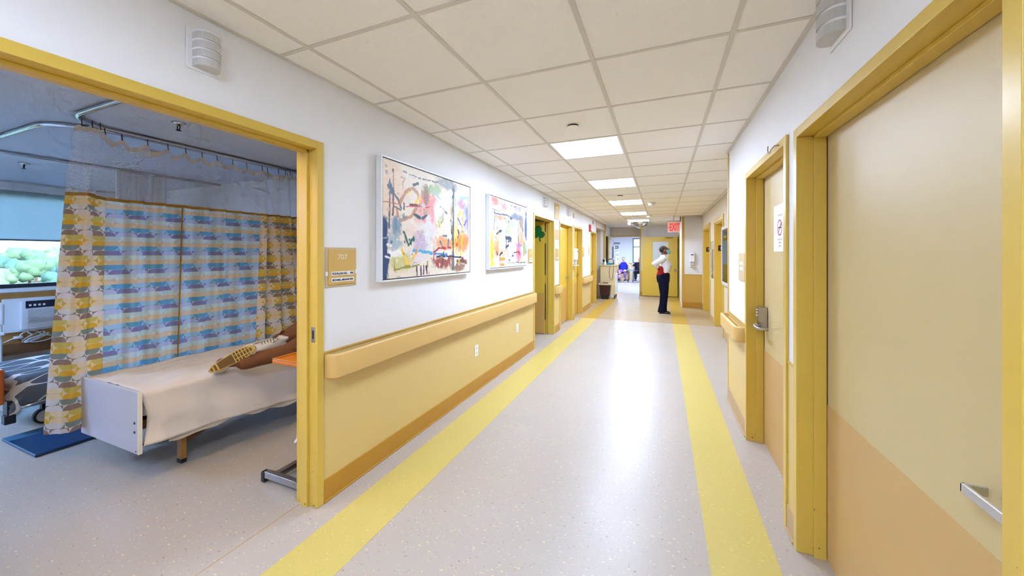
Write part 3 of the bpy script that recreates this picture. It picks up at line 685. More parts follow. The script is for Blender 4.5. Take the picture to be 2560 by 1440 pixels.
d7, lf7, x7 = door(7, 'closed tan door with keypad lock and paper notice', R, -1, *RD[1], 2.125, 0.17, mat='leaf_r', kick='kick_r', split=0.755)
# keypad lever lock
k = MB()
yk0, yk1 = 3.335, 3.405
k.box(x7, x7 - 0.062, yk0, yk1, 0.985, 1.10).box(x7, x7 - 0.045, yk0, yk1, 0.93, 0.99)
kl = k.build('keypad_lock', 'steel', lf7, bevel=0.006)
k = MB()
for i in range(3): k.cyl((x7 - 0.06, yk0 + 0.035, 1.075 - i * 0.022), (x7 - 0.066, yk0 + 0.035, 1.075 - i * 0.022), 0.0055, n=10)
for i in range(3): k.cyl((x7 - 0.06, yk0 + 0.055, 1.075 - i * 0.022), (x7 - 0.066, yk0 + 0.055, 1.075 - i * 0.022), 0.0055, n=10)
k.build('keypad_button', 'chrome', lf7, smooth=True)
k = MB()
k.cyl((x7 - 0.04, 3.37, 0.955), (x7 - 0.085, 3.37, 0.955), 0.013, n=14)
k.tube([(x7 - 0.08, 3.385, 0.955), (x7 - 0.085, 3.33, 0.953), (x7 - 0.085, 3.27, 0.950), (x7 - 0.07, 3.245, 0.948), (x7 - 0.02, 3.24, 0.948)], [0.012, 0.013, 0.012, 0.011, 0.010], 10)
k.build('lever_handle', 'steel', lf7, smooth=True)
# little hook on the frame head
hk = MB().tube([(R - 0.014, 2.56, 2.148), (R - 0.035, 2.56, 2.148), (R - 0.05, 2.57, 2.13), (R - 0.05, 2.60, 2.115), (R - 0.05, 2.63, 2.12), (R - 0.05, 2.645, 2.145), (R - 0.05, 2.635, 2.165)], 0.0035, 8)
hk.build('frame_hook', 'steel', d7, smooth=True)

# elevator doors: deep yellow surrounds with sliding leaves
def elevator(n, label, y0, y1):
    zt = 2.16
    d = struct('door_%d' % n, label, None, (LOB, (y0 + y1) / 2, 0))
    m = MB()
    for a, b in ((y0 - 0.06, y0), (y1, y1 + 0.06)): m.box(LOB, LOB - 0.02, a, b, 0, zt + 0.09)
    m.box(LOB, LOB - 0.02, y0, y1, zt, zt + 0.09)
    m.box(LOB - 0.001, LOB + 0.22, y0 - 0.01, y0 + 0.02, 0, zt).box(LOB - 0.001, LOB + 0.22, y1 - 0.02, y1 + 0.01, 0, zt).box(LOB - 0.001, LOB + 0.22, y0, y1, zt - 0.02, zt + 0.01)
    m.build('door_frame', 'frame', d, bevel=0.003)
    mid = (y0 + y1) / 2
    for a, b in ((y0, mid - 0.002), (mid + 0.002, y1)):
        MB().box(LOB + 0.19, LOB + 0.22, a, b, 0.005, zt).build('door_leaf', 'leaf', d)
    p = MB().box(LOB + 0.05, LOB + 0.15, y1 - 0.02, y1 - 0.024, 1.58, 1.70).build('floor_number_plate', 'black', d)
    text('lettering', '7', 0.085, 'pale_ink', d, (LOB + 0.10, y1 - 0.0246, 1.61), (1, 0, 0), (0, 0, 1))
    return d
elevator(8, 'nearer yellow elevator door in the lobby', *ED[0])
elevator(9, 'farther yellow elevator door in the lobby', *ED[1])
tag(MB().box(LOB + 0.3, LOB + 0.36, 4.4, 11.5, 0, TOP).build('wall_shaft', 'dark'), kind='structure')

# exit stair door, swung open against the end wall
dx = struct('door_10', 'yellow exit door with a wired window, folded back on the end wall', None, (0.53, 14.1, 0))
m = MB()
for a, b in ((12.86, 12.9), (14.12, 14.16)): m.box(0.53, 0.518, a, b, 0, 2.2)
m.box(0.53, 0.518, 12.9, 14.12, 2.14, 2.2)
m.box(0.53, 0.65, 12.9, 12.92, 0, 2.14).box(0.53, 0.65, 14.10, 14.12, 0, 2.14).box(0.53, 0.65, 12.92, 14.10, 2.12, 2.14)
m.build('door_frame', 'frame', dx, bevel=0.003)
xa, xb, ya, yb = -0.665, 0.505, 14.02, 14.065
wx0, wx1, wz0, wz1 = -0.315, 0.205, 1.17, 1.97
m = MB()
m.box(xa, wx0, ya, yb, 0.02, 2.14).box(wx1, xb, ya, yb, 0.02, 2.14).box(wx0, wx1, ya, yb, 0.02, wz0).box(wx0, wx1, ya, yb, wz1, 2.14)
lfx = m.build('door_leaf', 'leaf', dx)
MB().box(wx0, wx1, ya + 0.012, yb - 0.012, wz0, wz1).build('window_pane', plain('frosted_pane', (206, 212, 208), 0.25, var=0.02), lfx)
m = MB()
for q in ((wx0 - 0.02, wx0, wz0 - 0.02, wz1 + 0.02), (wx1, wx1 + 0.02, wz0 - 0.02, wz1 + 0.02), (wx0, wx1, wz0 - 0.02, wz0), (wx0, wx1, wz1, wz1 + 0.02)):
    m.box(q[0], q[1], ya - 0.008, ya, q[2], q[3])
m.build('window_bead', 'leaf', lfx, bevel=0.002)
MB().tube([(0.36, ya - 0.03, 2.10), (0.20, ya - 0.12, 2.10), (0.06, ya - 0.02, 2.11)], 0.009, 8).box(0.0, 0.18, ya - 0.03, ya, 2.075, 2.125).build('door_closer', 'brass', lfx)
for za, zb in ((0.28, 0.9), (1.05, 1.72), (1.88, 2.08)):
    MB().box(0.506, 0.512, ya + 0.002, yb - 0.004, za, zb).build('hinge_recess', 'dark', dx)  # gap shade at the hinge side, as dark strips
MB().box(0.40, 0.455, ya - 0.02, ya, 0.9, 1.0).build('lock_case', 'steel', lfx)

# dayroom door, hooked open against the left wall
dd = struct('door_11', 'dayroom door standing open edge-on beside the calendar view', None, (L, YD, 0))
lfd = MB().box(L + 0.062, L + 0.107, 13.75, YD - 0.03, 0.02, 2.19).build('door_leaf', 'frame', dd, bevel=0.002)
MB().box(L + 0.107, L + 0.109, 13.76, YD - 0.035, 0.03, 2.18).build('door_face', 'room_wall', lfd)
MB().box(L + 0.004, L + 0.058, 13.66, 13.70, 1.06, 2.17).build('door_window_edge', 'black', dd)

# ---- patient room shell
RW = []
w0, w1, wz0, wz1 = -2.2, 3.05, 1.0, 2.46
m = MB().box(WX - 0.18, WX, RY0, RY1, 0, wz0 - 0.06).box(WX - 0.18, WX, RY0, RY1, wz1, RC + 0.1).box(WX - 0.18, WX, RY0, w0, wz0 - 0.06, wz1).box(WX - 0.18, WX, w1, RY1, wz0 - 0.06, wz1)
wall_window = m.build('wall_window', 'room_wall'); tag(wall_window, kind='structure')
MB().box(WX, WX + 0.006, RY0, RY1, 0.15, 0.93).build('wainscot_panel', 'tan_wall', wall_window)
tag(MB().box(WX, WX + 0.016, RY0, RY1, 0, 0.16).build('baseboard_window', plain('dark_base', (118, 82, 50), 0.5)), kind='structure')
tag(MB().box(WX - 0.18, L - WT, RY1, RY1 + 0.12, 0, RC + 0.1).build('wall_bed_head', 'room_wall'), kind='structure')
tag(MB().box(WX - 0.18, L - WT, RY0 - 0.12, RY0, 0, RC + 0.1).build('wall_room_near', 'room_wall'), kind='structure')
tag(MB().box(WX - 0.18, L - WT, RY0 - 0.12, RY1 + 0.12, RC, RC + 0.1).build('ceiling_room', 'room_ceiling'), kind='structure')
# pelmet / bulkhead over the window
m = MB().box(WX, WX + 0.12, RY0, RY1, 2.47, RC).box(WX + 0.12, WX + 0.135, RY0, RY1, 2.56, 2.575)
tag(m.build('trim_7', 'room_wall'), kind='structure')
win = struct('window_1', None, None, (WX, 0.5, wz0))
m = MB()
for y in (w0, -0.9, 0.4, 1.75, w1 - 0.05): m.box(WX - 0.12, WX - 0.06, y, y + 0.05, wz0, wz1)
m.box(WX - 0.12, WX - 0.06, w0, w1, wz0, wz0 + 0.06).box(WX - 0.12, WX - 0.06, w0, w1, wz1 - 0.05, wz1)
m.build('window_frame', plain('dark_bronze', (40, 48, 58), 0.4), win)
MB().box(WX - 0.09, WX - 0.086, w0, w1, wz0 + 0.05, wz1 - 0.04).build('window_pane', 'glass', win)
MB().box(WX - 0.14, WX + 0.03, w0 - 0.03, w1 + 0.03, wz0 - 0.06, wz0).build('window_sill', 'white', win, bevel=0.006)
# dark neighbouring room behind door 2
m = MB().box(-4.9, -4.8, 3.64, 11.4, 0, 2.6).box(-4.9, L - WT, 7.0, 7.08, 0, 2.6).box(-4.9, L - WT, 3.64, 7.08, 2.6, 2.66)
tag(m.build('wall_next_room', 'beige_wall'), kind='structure')
tag(MB().box(-4.9, L - WT - 0.02, 7.09, 11.5, 0, 2.6).build('wall_service_core', 'dark'), kind='structure')

# ---- dayroom shell
dw0, dw1, dz0, dz1 = -1.60, 0.9, 1.0, 2.45
m = MB().box(-4.4, dw0, YF, YF + 0.15, 0, 2.9).box(dw1, LOB + 0.9, YF, YF + 0.15, 0, 2.9).box(dw0, dw1, YF, YF + 0.15, 0, dz0).box(dw0, dw1, YF, YF + 0.15, dz1, 2.9)
wall_day = m.build('wall_dayroom_far', 'room_wall'); tag(wall_day, kind='structure')
tag(MB().box(-4.4, dw0 - 0.02, YF - 0.006, YF, 0, 0.95).build('wainscot_panel', 'wainscot', wall_day))
tag(MB().box(-4.4, dw0 - 0.02, YF - 0.02, YF, 0.95, 1.0).build('wainscot_cap', 'base', wall_day))
dwi = 16.2, 21.8
m = MB().box(-4.5, -4.38, YD, dwi[0], 0, 2.9).box(-4.5, -4.38, dwi[1], YF + 0.15, 0, 2.9).box(-4.5, -4.38, *dwi, 0, 1.0).box(-4.5, -4.38, *dwi, 2.45, 2.9)
tag(m.build('wall_dayroom_side', 'room_wall'), kind='structure')
tag(MB().box(LOB + 0.8, LOB + 0.9, YD, YF + 0.15, 0, 2.9).build('wall_dayroom_side', 'room_wall'), kind='structure')
tag(MB().box(-4.5, LOB + 0.9, YD, YF + 0.15, 2.75, 2.9).build('ceiling_dayroom', 'room_ceiling'), kind='structure')
dwn = struct('window_2', None, None, (-0.4, YF, dz0))
m = MB()
for x in (dw0, -0.75, 0.1, dw1 - 0.06): m.box(x, x + 0.06, YF + 0.02, YF + 0.08, dz0, dz1)
for z in (dz0, 1.92, dz1 - 0.06): m.box(dw0, dw1, YF + 0.02, YF + 0.08, z, z + 0.06)
m.build('window_frame', plain('teal_frame', (62, 110, 112), 0.4), dwn)
MB().box(dw0, dw1, YF + 0.045, YF + 0.05, dz0, dz1).build('window_pane', 'glass', dwn)
dws = struct('window_3', None, None, (-4.44, 19, 1.0))
m = MB()
for y in (16.2, 17.6, 19.0, 20.4, 21.74): m.box(-4.47, -4.41, y, y + 0.06, 1.0, 2.45)
m.box(-4.47, -4.41, *dwi, 1.0, 1.06).box(-4.47, -4.41, *dwi, 2.39, 2.45)
m.build('window_frame', plain('teal_frame_b', (62, 110, 112), 0.4), dws)
MB().box(-4.445, -4.44, *dwi, 1.0, 2.45).build('window_pane', 'glass', dws)
# ================================================================== CORRIDOR FITTINGS
# ---- ceiling light panels
def ceiling_light(y0, label):
    t = thing('ceiling_light', label, 'ceiling light', (-0.6825, y0 + 0.33, CE), 'recessed ceiling light panels')
    y1 = YL[YL.index(y0) + 1]
    x0, x1 = -1.003, -0.362
    m = MB()
    m.box(x0, x1, y0 + 0.011, y0 + 0.026, CE, CE + 0.03).box(x0, x1, y1 - 0.026, y1 - 0.011, CE, CE + 0.03)
    m.box(x0, x0 + 0.015, y0 + 0.026, y1 - 0.026, CE, CE + 0.03).box(x1 - 0.015, x1, y0 + 0.026, y1 - 0.026, CE, CE + 0.03)
    m.build('lamp_frame', 'white', t)
    MB().add([(x0 + 0.015, y0 + 0.026, CE + 0.004), (x0 + 0.015, y1 - 0.026, CE + 0.004), (x1 - 0.015, y1 - 0.026, CE + 0.004), (x1 - 0.015, y0 + 0.026, CE + 0.004)], [(0, 1, 2, 3)]).build('lamp_diffuser', 'lamp', t, fix=False)
for y, lb in zip(LIGHT_ROWS, ('nearest lit square ceiling panel, beside the round sprinkler cover', 'second lit ceiling panel in the row down the hall',
                              'third lit ceiling panel, beside a smoke detector', 'fourth lit ceiling panel, well down the hall',
                              'last lit ceiling panel, just before the mirror dome', 'lit ceiling panel overhead behind the viewer', 'lit ceiling panel farther back behind the viewer')):
    ceiling_light(y, lb)

# ---- louvred half-round wall units
def louvre(wx, s, yc, zc, wd, ht, dp, label):
    t = thing('wall_speaker', label, 'wall unit', (wx, yc, zc - ht / 2), 'louvred wall units high on the walls')
    MB().box(wx, wx + s * 0.008, yc - wd * 0.72, yc + wd * 0.72, zc - ht * 0.58, zc + ht * 0.58).build('back_plate', 'wall', t, bevel=0.004)
    def arc(z0, z1, dpt, off=0.0):
        n = 10
        poly = [(-wd / 2, 0.006)] + [(-wd / 2 * math.cos(PI * k / n), 0.02 + dpt * math.sin(PI * k / n) ** 0.8) for k in range(n + 1)] + [(wd / 2, 0.006)]
        m = MB(); m.prism(poly, lambda a, b, d: (wx + s * b, yc + a, d), z0, z1)
        return m
    n = 4
    h = ht / n
    for i in range(n):
        z0 = zc - ht / 2 + i * h
        arc(z0, z0 + h * 0.80, dp).build('louvre', 'louvre', t)
        arc(z0 + h * 0.80, z0 + h, dp * 0.88).build('louvre_gap', 'white', t)
louvre(L, 1, 0.985, 2.412, 0.095, 0.155, 0.055, 'louvred white wall unit above the patient room doorway')
louvre(R, -1, 1.80, 2.455, 0.13, 0.20, 0.055, 'louvred white wall unit above the tan door with the chrome lever')
louvre(L, 1, 6.11, 2.425, 0.15, 0.16, 0.05, 'louvred white wall unit above the open door')
louvre(L, 1, 7.84, 2.44, 0.18, 0.16, 0.05, 'louvred white wall unit above the closed door with steel lever')
v = thing('wall_vent', 'small grey slotted vent near the ceiling by the alcove', 'vent', (L, 10.94, 2.42))
MB().box(L, L + 0.006, 10.84, 11.04, 2.40, 2.53).build('vent_plate', 'offwhite', v)
for k in range(3): MB().box(L + 0.006, L + 0.009, 10.87, 11.01, 2.415 + k * 0.038, 2.435 + k * 0.038).build('vent_slot', 'dark', v)
tag(MB().box(L, L + 0.022, 8.33, 8.40, 2.36, 2.46).build('wall_sensor', 'sign_edge', bevel=0.003), 'small narrow grey sensor between wall unit and alarm', 'sensor')

# ---- handrails
def handrail(wx, s, y0, y1, label, z0=0.752, z1=0.902, prj=0.085, th=0.028):
    """vinyl crash rail with returns curving back to the wall"""
    r = 0.05
    path = [(0.0, y0 + th / 2)]
    path += [(prj - r - th / 2 + r * math.sin(a), y0 + th / 2 + r - r * math.cos(a)) for a in [PI / 2 * k / 6 for k in range(7)]]
    path += [(prj - r - th / 2 + r * math.cos(a), y1 - th / 2 - r + r * math.sin(a)) for a in [PI / 2 * k / 6 for k in range(7)]]
    path += [(0.0, y1 - th / 2)]
    prof = []
    hh, rr = (z1 - z0) / 2, 0.012
    for cx_, cz_, a0 in ((th / 2 - rr, hh - rr, 0), (-th / 2 + rr, hh - rr, 90), (-th / 2 + rr, -hh + rr, 180), (th / 2 - rr, -hh + rr, 270)):
        for k in range(4):
            a = math.radians(a0 + 30 * k)
            prof.append((cx_ + rr * math.cos(a), cz_ + rr * math.sin(a)))
    n = len(prof)
    m = MB(); vs, fs = [], []
    for i, p in enumerate(path):
        a, b = path[max(0, i - 1)], path[min(len(path) - 1, i + 1)]
        dx, dy = b[0] - a[0], b[1] - a[1]
        l = math.hypot(dx, dy); nx, ny = dy / l, -dx / l
        for (q, z) in prof:
            vs.append((wx + s * (p[0] + nx * q), p[1] + ny * q, (z0 + z1) / 2 + z))
    for i in range(len(path) - 1):
        for k in range(n): fs.append((i * n + k, i * n + (k + 1) % n, (i + 1) * n + (k + 1) % n, (i + 1) * n + k))
    fs.append(tuple(range(n))); fs.append(tuple((len(path) - 1) * n + k for k in range(n)))
    m.add(vs, fs)
    t = thing('handrail', label, 'handrail', (wx, (y0 + y1) / 2, z0), 'vinyl handrails along the corridor')
    o = m.build('rail', 'rail', t, smooth=True)
    o.modifiers.new('es', 'EDGE_SPLIT').split_angle = math.radians(50)
    MB().box(wx + s * 0.004, wx + s * 0.014, y0 + 0.03, y1 - 0.03, z0 + 0.02, z1 - 0.035).build('backing_channel', 'cap', t)
    k = 2 if y1 - y0 < 1 else 5
    for i in range(k):
        y = y0 + (y1 - y0) * (i + 0.5) / k
        MB().box(wx, wx + s * (prj - th), y - 0.02, y + 0.02, z0 + 0.03, z0 + 0.06).build('bracket', 'steel', t)
handrail(L, 1, 1.612, 5.50, 'long tan handrail below the two paintings')
handrail(L, 1, 6.735, 7.10, 'short tan handrail between the open door and its neighbour')
handrail(L, 1, 9.365, 10.535, 'tan handrail between the last two yellow doors')
handrail(R, -1, 3.52, 4.38, 'short tan handrail beside the keypad door', 0.775, 0.905)

# ---- paintings
ART_BASE = ((236, 224, 206), (229, 219, 210))
def canvas(parent, x, y0, y1, z0, z1, strokes, base, seed):
    NU, NV = 300, 206
    H = z1 - z0
    asp = (y1 - y0) / H
    rng = np.random.default_rng(seed)
    u = np.linspace(0, asp, NU + 1)[None, :].repeat(NV + 1, 0)
    v = np.linspace(0, 1, NV + 1)[:, None].repeat(NU + 1, 1)
    def noise(n):
        g = rng.random((n + 2, int(n * asp) + 3))
        gy, gx = v * n, u * n
        iy, ix = gy.astype(int), gx.astype(int)
        fy, fx = gy - iy, gx - ix
        fy, fx = fy * fy * (3 - 2 * fy), fx * fx * (3 - 2 * fx)
        return (g[iy, ix] * (1 - fx) + g[iy, ix + 1] * fx) * (1 - fy) + (g[iy + 1, ix] * (1 - fx) + g[iy + 1, ix + 1] * fx) * fy - 0.5
    n1, n2, n3, n4 = noise(9), noise(24), noise(60), noise(90)
    lin3 = lambda c: np.array(lin(c)[:3])
    img = lin3(base)[None, None, :] * (1 + 0.10 * (n1 + n2)[..., None])
    du, dv = u + 0.010 * n2 + 0.006 * n3, v + 0.010 * noise(22) + 0.006 * noise(55)
    for st in strokes:
        if st[0] == 'b':
            _, a, b, rx, ry, col, al = st
            d = np.sqrt(((du + 0.06 * n1 - a) / rx) ** 2 + ((dv + 0.05 * n2 - b) / ry) ** 2) + 0.30 * n3 + 0.22 * n4 + 0.25 * n2
            k = np.clip((1.22 - d) / 0.5, 0, 1) * al
            c = lin3(col)[None, None, :] * (1 + 0.25 * n4[..., None])
        else:
            _, pts, wd, col, al = st
            d = np.full(u.shape, 9.0)
            for p, q in zip(pts[:-1], pts[1:]):
                ex, ey = q[0] - p[0], q[1] - p[1]
                L2 = ex * ex + ey * ey + 1e-9
                tt = np.clip(((du - p[0]) * ex + (dv - p[1]) * ey) / L2, 0, 1)
                d = np.minimum(d, np.hypot(du - p[0] - tt * ex, dv - p[1] - tt * ey))
            ww = 0.62 * wd * (1 + 0.8 * n2 + 0.5 * n3) + 0.0015
            k = np.clip((ww - d) / (0.18 * wd + 0.0022) + 0.5, 0, 1) * al
            c = lin3(col)[None, None, :] * (1 + 0.22 * n4[..., None])
        img = img * (1 - k[..., None]) + np.clip(c, 0, 1) * k[..., None]
    for _ in range(170):            # small dabs and spatter
        a, b = rng.random() * asp, rng.random()
        src = img[int(np.clip(b + rng.normal(0, .12), 0, .999) * NV), int(np.clip(a / asp + rng.normal(0, .12), 0, .999) * NU)]
        rx, ry = 0.006 + 0.028 * rng.random() ** 2, 0.006 + 0.028 * rng.random() ** 2
        d = np.sqrt(((du - a) / rx) ** 2 + ((dv - b) / ry) ** 2) + 0.8 * n3 + 0.5 * n4
        k = np.clip((1.05 - d) / 0.35, 0, 1) * (0.35 + 0.5 * rng.random())
        img = img * (1 - k[..., None]) + np.clip(src * (0.55 + 0.75 * rng.random()), 0, 1) * k[..., None]
    img = np.clip(img, 0, 1)
    m = MB().grid(lambda a, b: (x, y0 + a * (y1 - y0), z0 + b * H), NU, NV)
    mt, t, bs = new_mat('painted_canvas')
    at = t.nodes.new('ShaderNodeVertexColor'); at.layer_name = 'paint'
    t.links.new(at.outputs[0], bs.inputs['Base Color'])
    bs.inputs['Roughness'].default_value = 0.45
    o = m.build('canvas', mt, parent, fix=False)
    ca = o.data.color_attributes.new('paint', 'FLOAT_COLOR', 'POINT')
    rgba = np.ones((img.shape[0] * img.shape[1], 4), dtype=np.float32); rgba[:, :3] = img.reshape(-1, 3)
    ca.data.foreach_set('color', rgba.ravel())
    return o
def painting(y0, y1, z0, z1, strokes, base, label, seed):
    t = thing('painting', label, 'painting', (L, (y0 + y1) / 2, z0), 'abstract paintings on the corridor wall')
    d = 0.05
    m = MB()
    e = 0.008
    m.box(L + 0.003, L + d + 0.004, y0 - e - 0.012, y0 - e, z0 - e - 0.012, z1 + e + 0.012).box(L + 0.003, L + d + 0.004, y1 + e, y1 + e + 0.012, z0 - e - 0.012, z1 + e + 0.012)
    m.box(L + 0.003, L + d + 0.004, y0 - e, y1 + e, z0 - e - 0.012, z0 - e).box(L + 0.003, L + d + 0.004, y0 - e, y1 + e, z1 + e, z1 + e + 0.012)
    m.build('frame', 'white', t, bevel=0.0015)
    MB().box(L + 0.003, L + d - 0.01, y0 - e, y1 + e, z0 - e, z1 + e).build('backing_board', 'black', t)
    MB().box(L + d - 0.01, L + d - 0.0012, y0, y1, z0, z1).build('stretcher', 'paper', t)
    canvas(t, L + d, y0, y1, z0, z1, strokes, base, seed)
painting(2.066, 3.345, 1.331, 2.207, ART1, ART_BASE[0], 'abstract canvas beside the room 707 sign, with a navy lower corner', 3)
painting(3.833, 5.073, 1.350, 2.200, ART2, ART_BASE[1], 'abstract canvas with a yellow edge, hung nearer the open door', 5)

# ---- wall outlets below the rail
def outlet(y, z, label):
    t = thing('wall_outlet', label, 'outlet', (L, y, z - 0.06), 'outlets in the wainscot')
    MB().box(L + 0.004, L + 0.010, y - 0.037, y + 0.037, z - 0.06, z + 0.06).build('cover_plate', 'white', t, bevel=0.003)
    for dz in (-0.026, 0.026):
        s_ = MB().cyl((L + 0.010, y, z + dz), (L + 0.0115, y, z + dz), 0.017, n=16).build('socket', 'offwhite', t)
        MB().box(L + 0.0115, L + 0.0119, y - 0.009, y - 0.006, z + dz - 0.004, z + dz + 0.007).box(L + 0.0115, L + 0.0119, y + 0.006, y + 0.009, z + dz - 0.004, z + dz + 0.007).build('socket_slot', 'ink', s_)
outlet(3.575, 0.445, 'white outlet in the wainscot below the first painting')
outlet(4.80, 0.465, 'white outlet in the wainscot below the second painting')

# ---- room signs
def room_sign(y0, y1, z0, z1, label, rows, number=None, blank=False, mat='sign'):
    t = thing('room_sign', label, 'sign', (L, (y0 + y1) / 2, z0), 'tan room signs')
    MB().box(L, L + 0.006, y0, y1, z0, z1).build('back_plate', 'sign_edge', t, bevel=0.001)
    e = 0.014 * (y1 - y0) / 0.24
    MB().box(L + 0.006, L + 0.012, y0 + e * 1.3, y1 - e, z0 + e, z1 - e).build('sign_face', mat, t, bevel=0.001)
    if number:
        text('lettering', number, 0.044, 'pale_ink', t, (L + 0.0124, (y0 + y1) / 2, z1 - 0.075), (0, 1, 0), (0, 0, 1), sx=1.15)
    for (za, zb, tx) in rows:
        r = MB().box(L + 0.012, L + 0.0135, y0 + 0.035, y1 - 0.028, za, zb).build('name_strip', 'paper', t)
        if tx:
            text('lettering', tx, 0.0185, 'ink', r, (L + 0.0138, (y0 + y1) / 2 + 0.003, (za + zb) / 2 - 0.0065), (0, 1, 0), (0, 0, 1), sx=0.70, bold=0.0003)
    return t
s707 = room_sign(1.623, 1.862, 1.306, 1.554, 'tan room sign reading 707 beside the patient room door', [(1.378, 1.402, 'NELSON, JUAN ALB----  -707A'), (1.337, 1.362, 'MCDANIEL, ABRAHAM-707B')], '707')
MB().box(L + 0.004, L + 0.009, 1.621, 1.637, 1.377, 1.403).build('strip_tab', 'paper', s707)
MB().box(L + 0.004, L + 0.009, 1.850, 1.866, 1.384, 1.410).build('strip_tab', 'paper', s707)
room_sign(5.26, 5.47, 1.372, 1.60, 'tan room sign between the second painting and the open door', [(1.435, 1.455, None), (1.395, 1.418, None)], '705')
room_sign(6.81, 7.045, 1.392, 1.626, 'tan room sign between the open door and the steel-lever door', [(1.425, 1.447, None)], '7')
room_sign(9.36, 9.60, 1.45, 1.70, 'tan room sign just past the brass-lever door', [], None)
room_sign(10.23, 10.40, 1.50, 1.72, 'pale room sign just before the last door', [], None, mat='sign_edge')
t = thing('floor_sign', 'tall tan sign with a white numeral 7 above the short handrail', 'sign', (L, 6.9, 2.2))
MB().box(L, L + 0.01, 6.755, 7.075, 2.20, 2.50).build('sign_board', 'sign', t, bevel=0.002)
text('lettering', '7', 0.24, 'white', t, (L + 0.0115, 6.91, 2.27), (0, 1, 0), (0, 0, 1), sx=1.1)
t = thing('notice_board', 'faint tan lettered sign under the numeral 7', 'sign', (L, 6.9, 1.8))
MB().box(L, L + 0.006, 6.73, 7.07, 1.80, 2.0).build('sign_board', 'sign_edge', t)
for i in range(5): MB().box(L + 0.006, L + 0.0065, 6.78, 7.02, 1.825 + i * 0.032, 1.835 + i * 0.032).build('text_line', 'sign', t)
# sign by the keypad door
t = thing('room_sign', 'tan sign with two white strips beside the keypad door', 'sign', (R, 3.66, 1.28), 'tan room signs')
MB().box(R, R - 0.01, 3.54, 3.79, 1.282, 1.52).build('sign_face', 'sign_edge', t, bevel=0.001)
for z in (1.375, 1.42): MB().box(R - 0.01, R - 0.011, 3.60, 3.74, z, z + 0.025).build('name_strip', 'paper', t)

# ---- notice on the keypad door
t = thing('no_smoking_notice', 'laminated no-smoking paper taped to the keypad door', 'notice', (x7, 3.03, 1.53))
XN = x7 - 0.0028
MB().box(x7, XN, 2.915, 3.165, 1.53, 1.855).build('paper_sheet', 'paper', t)
MB().box(XN, XN - 0.0006, 3.105, 3.16, 1.80, 1.855).box(XN, XN - 0.0006, 2.925, 3.06, 1.842, 1.85).build('tape', 'white', t)
ringm = MB()
cyy, czz, ro, ri = 3.022, 1.695, 0.056, 0.047
n = 32
vs = [(XN - 0.0008, cyy + r_ * math.cos(2 * PI * k / n), czz + r_ * math.sin(2 * PI * k / n)) for r_ in (ro, ri) for k in range(n)]
ringm.add(vs, [(k, (k + 1) % n, n + (k + 1) % n, n + k) for k in range(n)])
ringm.obox((XN - 0.0008, cyy, czz), (0.0002, 0, 0), (0, 0.036, -0.036), (0, 0.0035, 0.0035))
ringm.build('prohibition_ring', plain('print_red', (190, 60, 80), 0.6), t)
MB().box(XN, XN - 0.0006, cyy - 0.034, cyy + 0.032, czz - 0.006, czz + 0.006).box(XN, XN - 0.0006, cyy - 0.032, cyy - 0.022, czz + 0.012, czz + 0.024).build('cigarette_print', 'ink', t)
for z, a, g in ((1.775, 0.052, 'louvre'), (1.608, 0.062, 'louvre'), (1.585, 0.03, 'sign_edge'), (1.562, 0.036, 'louvre')):
    MB().box(XN, XN - 0.0005, cyy - a, cyy + a, z, z + 0.012).build('text_line', g, t)

# ---- shamrock on the open leaf
t = thing('shamrock_cutout', 'green paper shamrock stuck on the open door leaf', 'decoration', (-2.62, HYY, 1.85))
m = MB()
cx_, cz_ = L - 0.27, 1.92
for a in (90, 210, 330):
    px, pz = cx_ + 0.068 * math.cos(math.radians(a)), cz_ + 0.068 * math.sin(math.radians(a))
    n = 18
    m.prism([(px + 0.068 * math.cos(2 * PI * k / n), pz + 0.068 * math.sin(2 * PI * k / n)) for k in range(n)], lambda a_, b_, d: (a_, d, b_), HYY - 0.002, HYY - 0.005 - a * 1e-6)
m.prism([(cx_ - 0.008, cz_), (cx_ + 0.012, cz_), (cx_ + 0.05, cz_ - 0.16), (cx_ + 0.025, cz_ - 0.17)], lambda a_, b_, d: (a_, d, b_), HYY - 0.002, HYY - 0.0045)
m.build('leaf_shape', 'green', t)

# ---- dispensers
def dispenser(c, nrm, side, w_, label):
    c, nrm, side = Vector(c), Vector(nrm), Vector(side)
    t = thing('sanitizer_dispenser', label, 'dispenser', c - Vector((0, 0, 0.2)), 'white wall dispensers')
    up = Vector((0, 0, 1))
    MB().obox(c + nrm * 0.012, side * w_ * 0.5, nrm * 0.012, up * 0.20).build('back_plate', 'white', t, bevel=0.006)
    MB().obox(c + nrm * 0.062 + up * 0.06, side * w_ * 0.5, nrm * 0.042, up * 0.135).build('cover', 'white', t, bevel=0.022, seg=4)
    MB().obox(c + nrm * 0.05 - up * 0.125, side * w_ * 0.36, nrm * 0.03, up * 0.05).build('nozzle', 'louvre', t, bevel=0.006)
    MB().obox(c + nrm * 0.065 - up * 0.195, side * w_ * 0.46, nrm * 0.06, up * 0.008).build('drip_tray', 'white', t, bevel=0.004)
    MB().obox(c + nrm * 0.1046 + up * 0.13, side * w_ * 0.28, nrm * 0.0008, up * 0.014).build('level_window', 'ink', t)
dispenser((L, 8.335, 1.45), (1, 0, 0), (0, 1, 0), 0.15, 'white dispenser on the strip between two yellow doors')
dispenser((0.785, 11.45, 1.37), (0, -1, 0), (1, 0, 0), 0.125, 'white dispenser with drip tray on the lobby column')

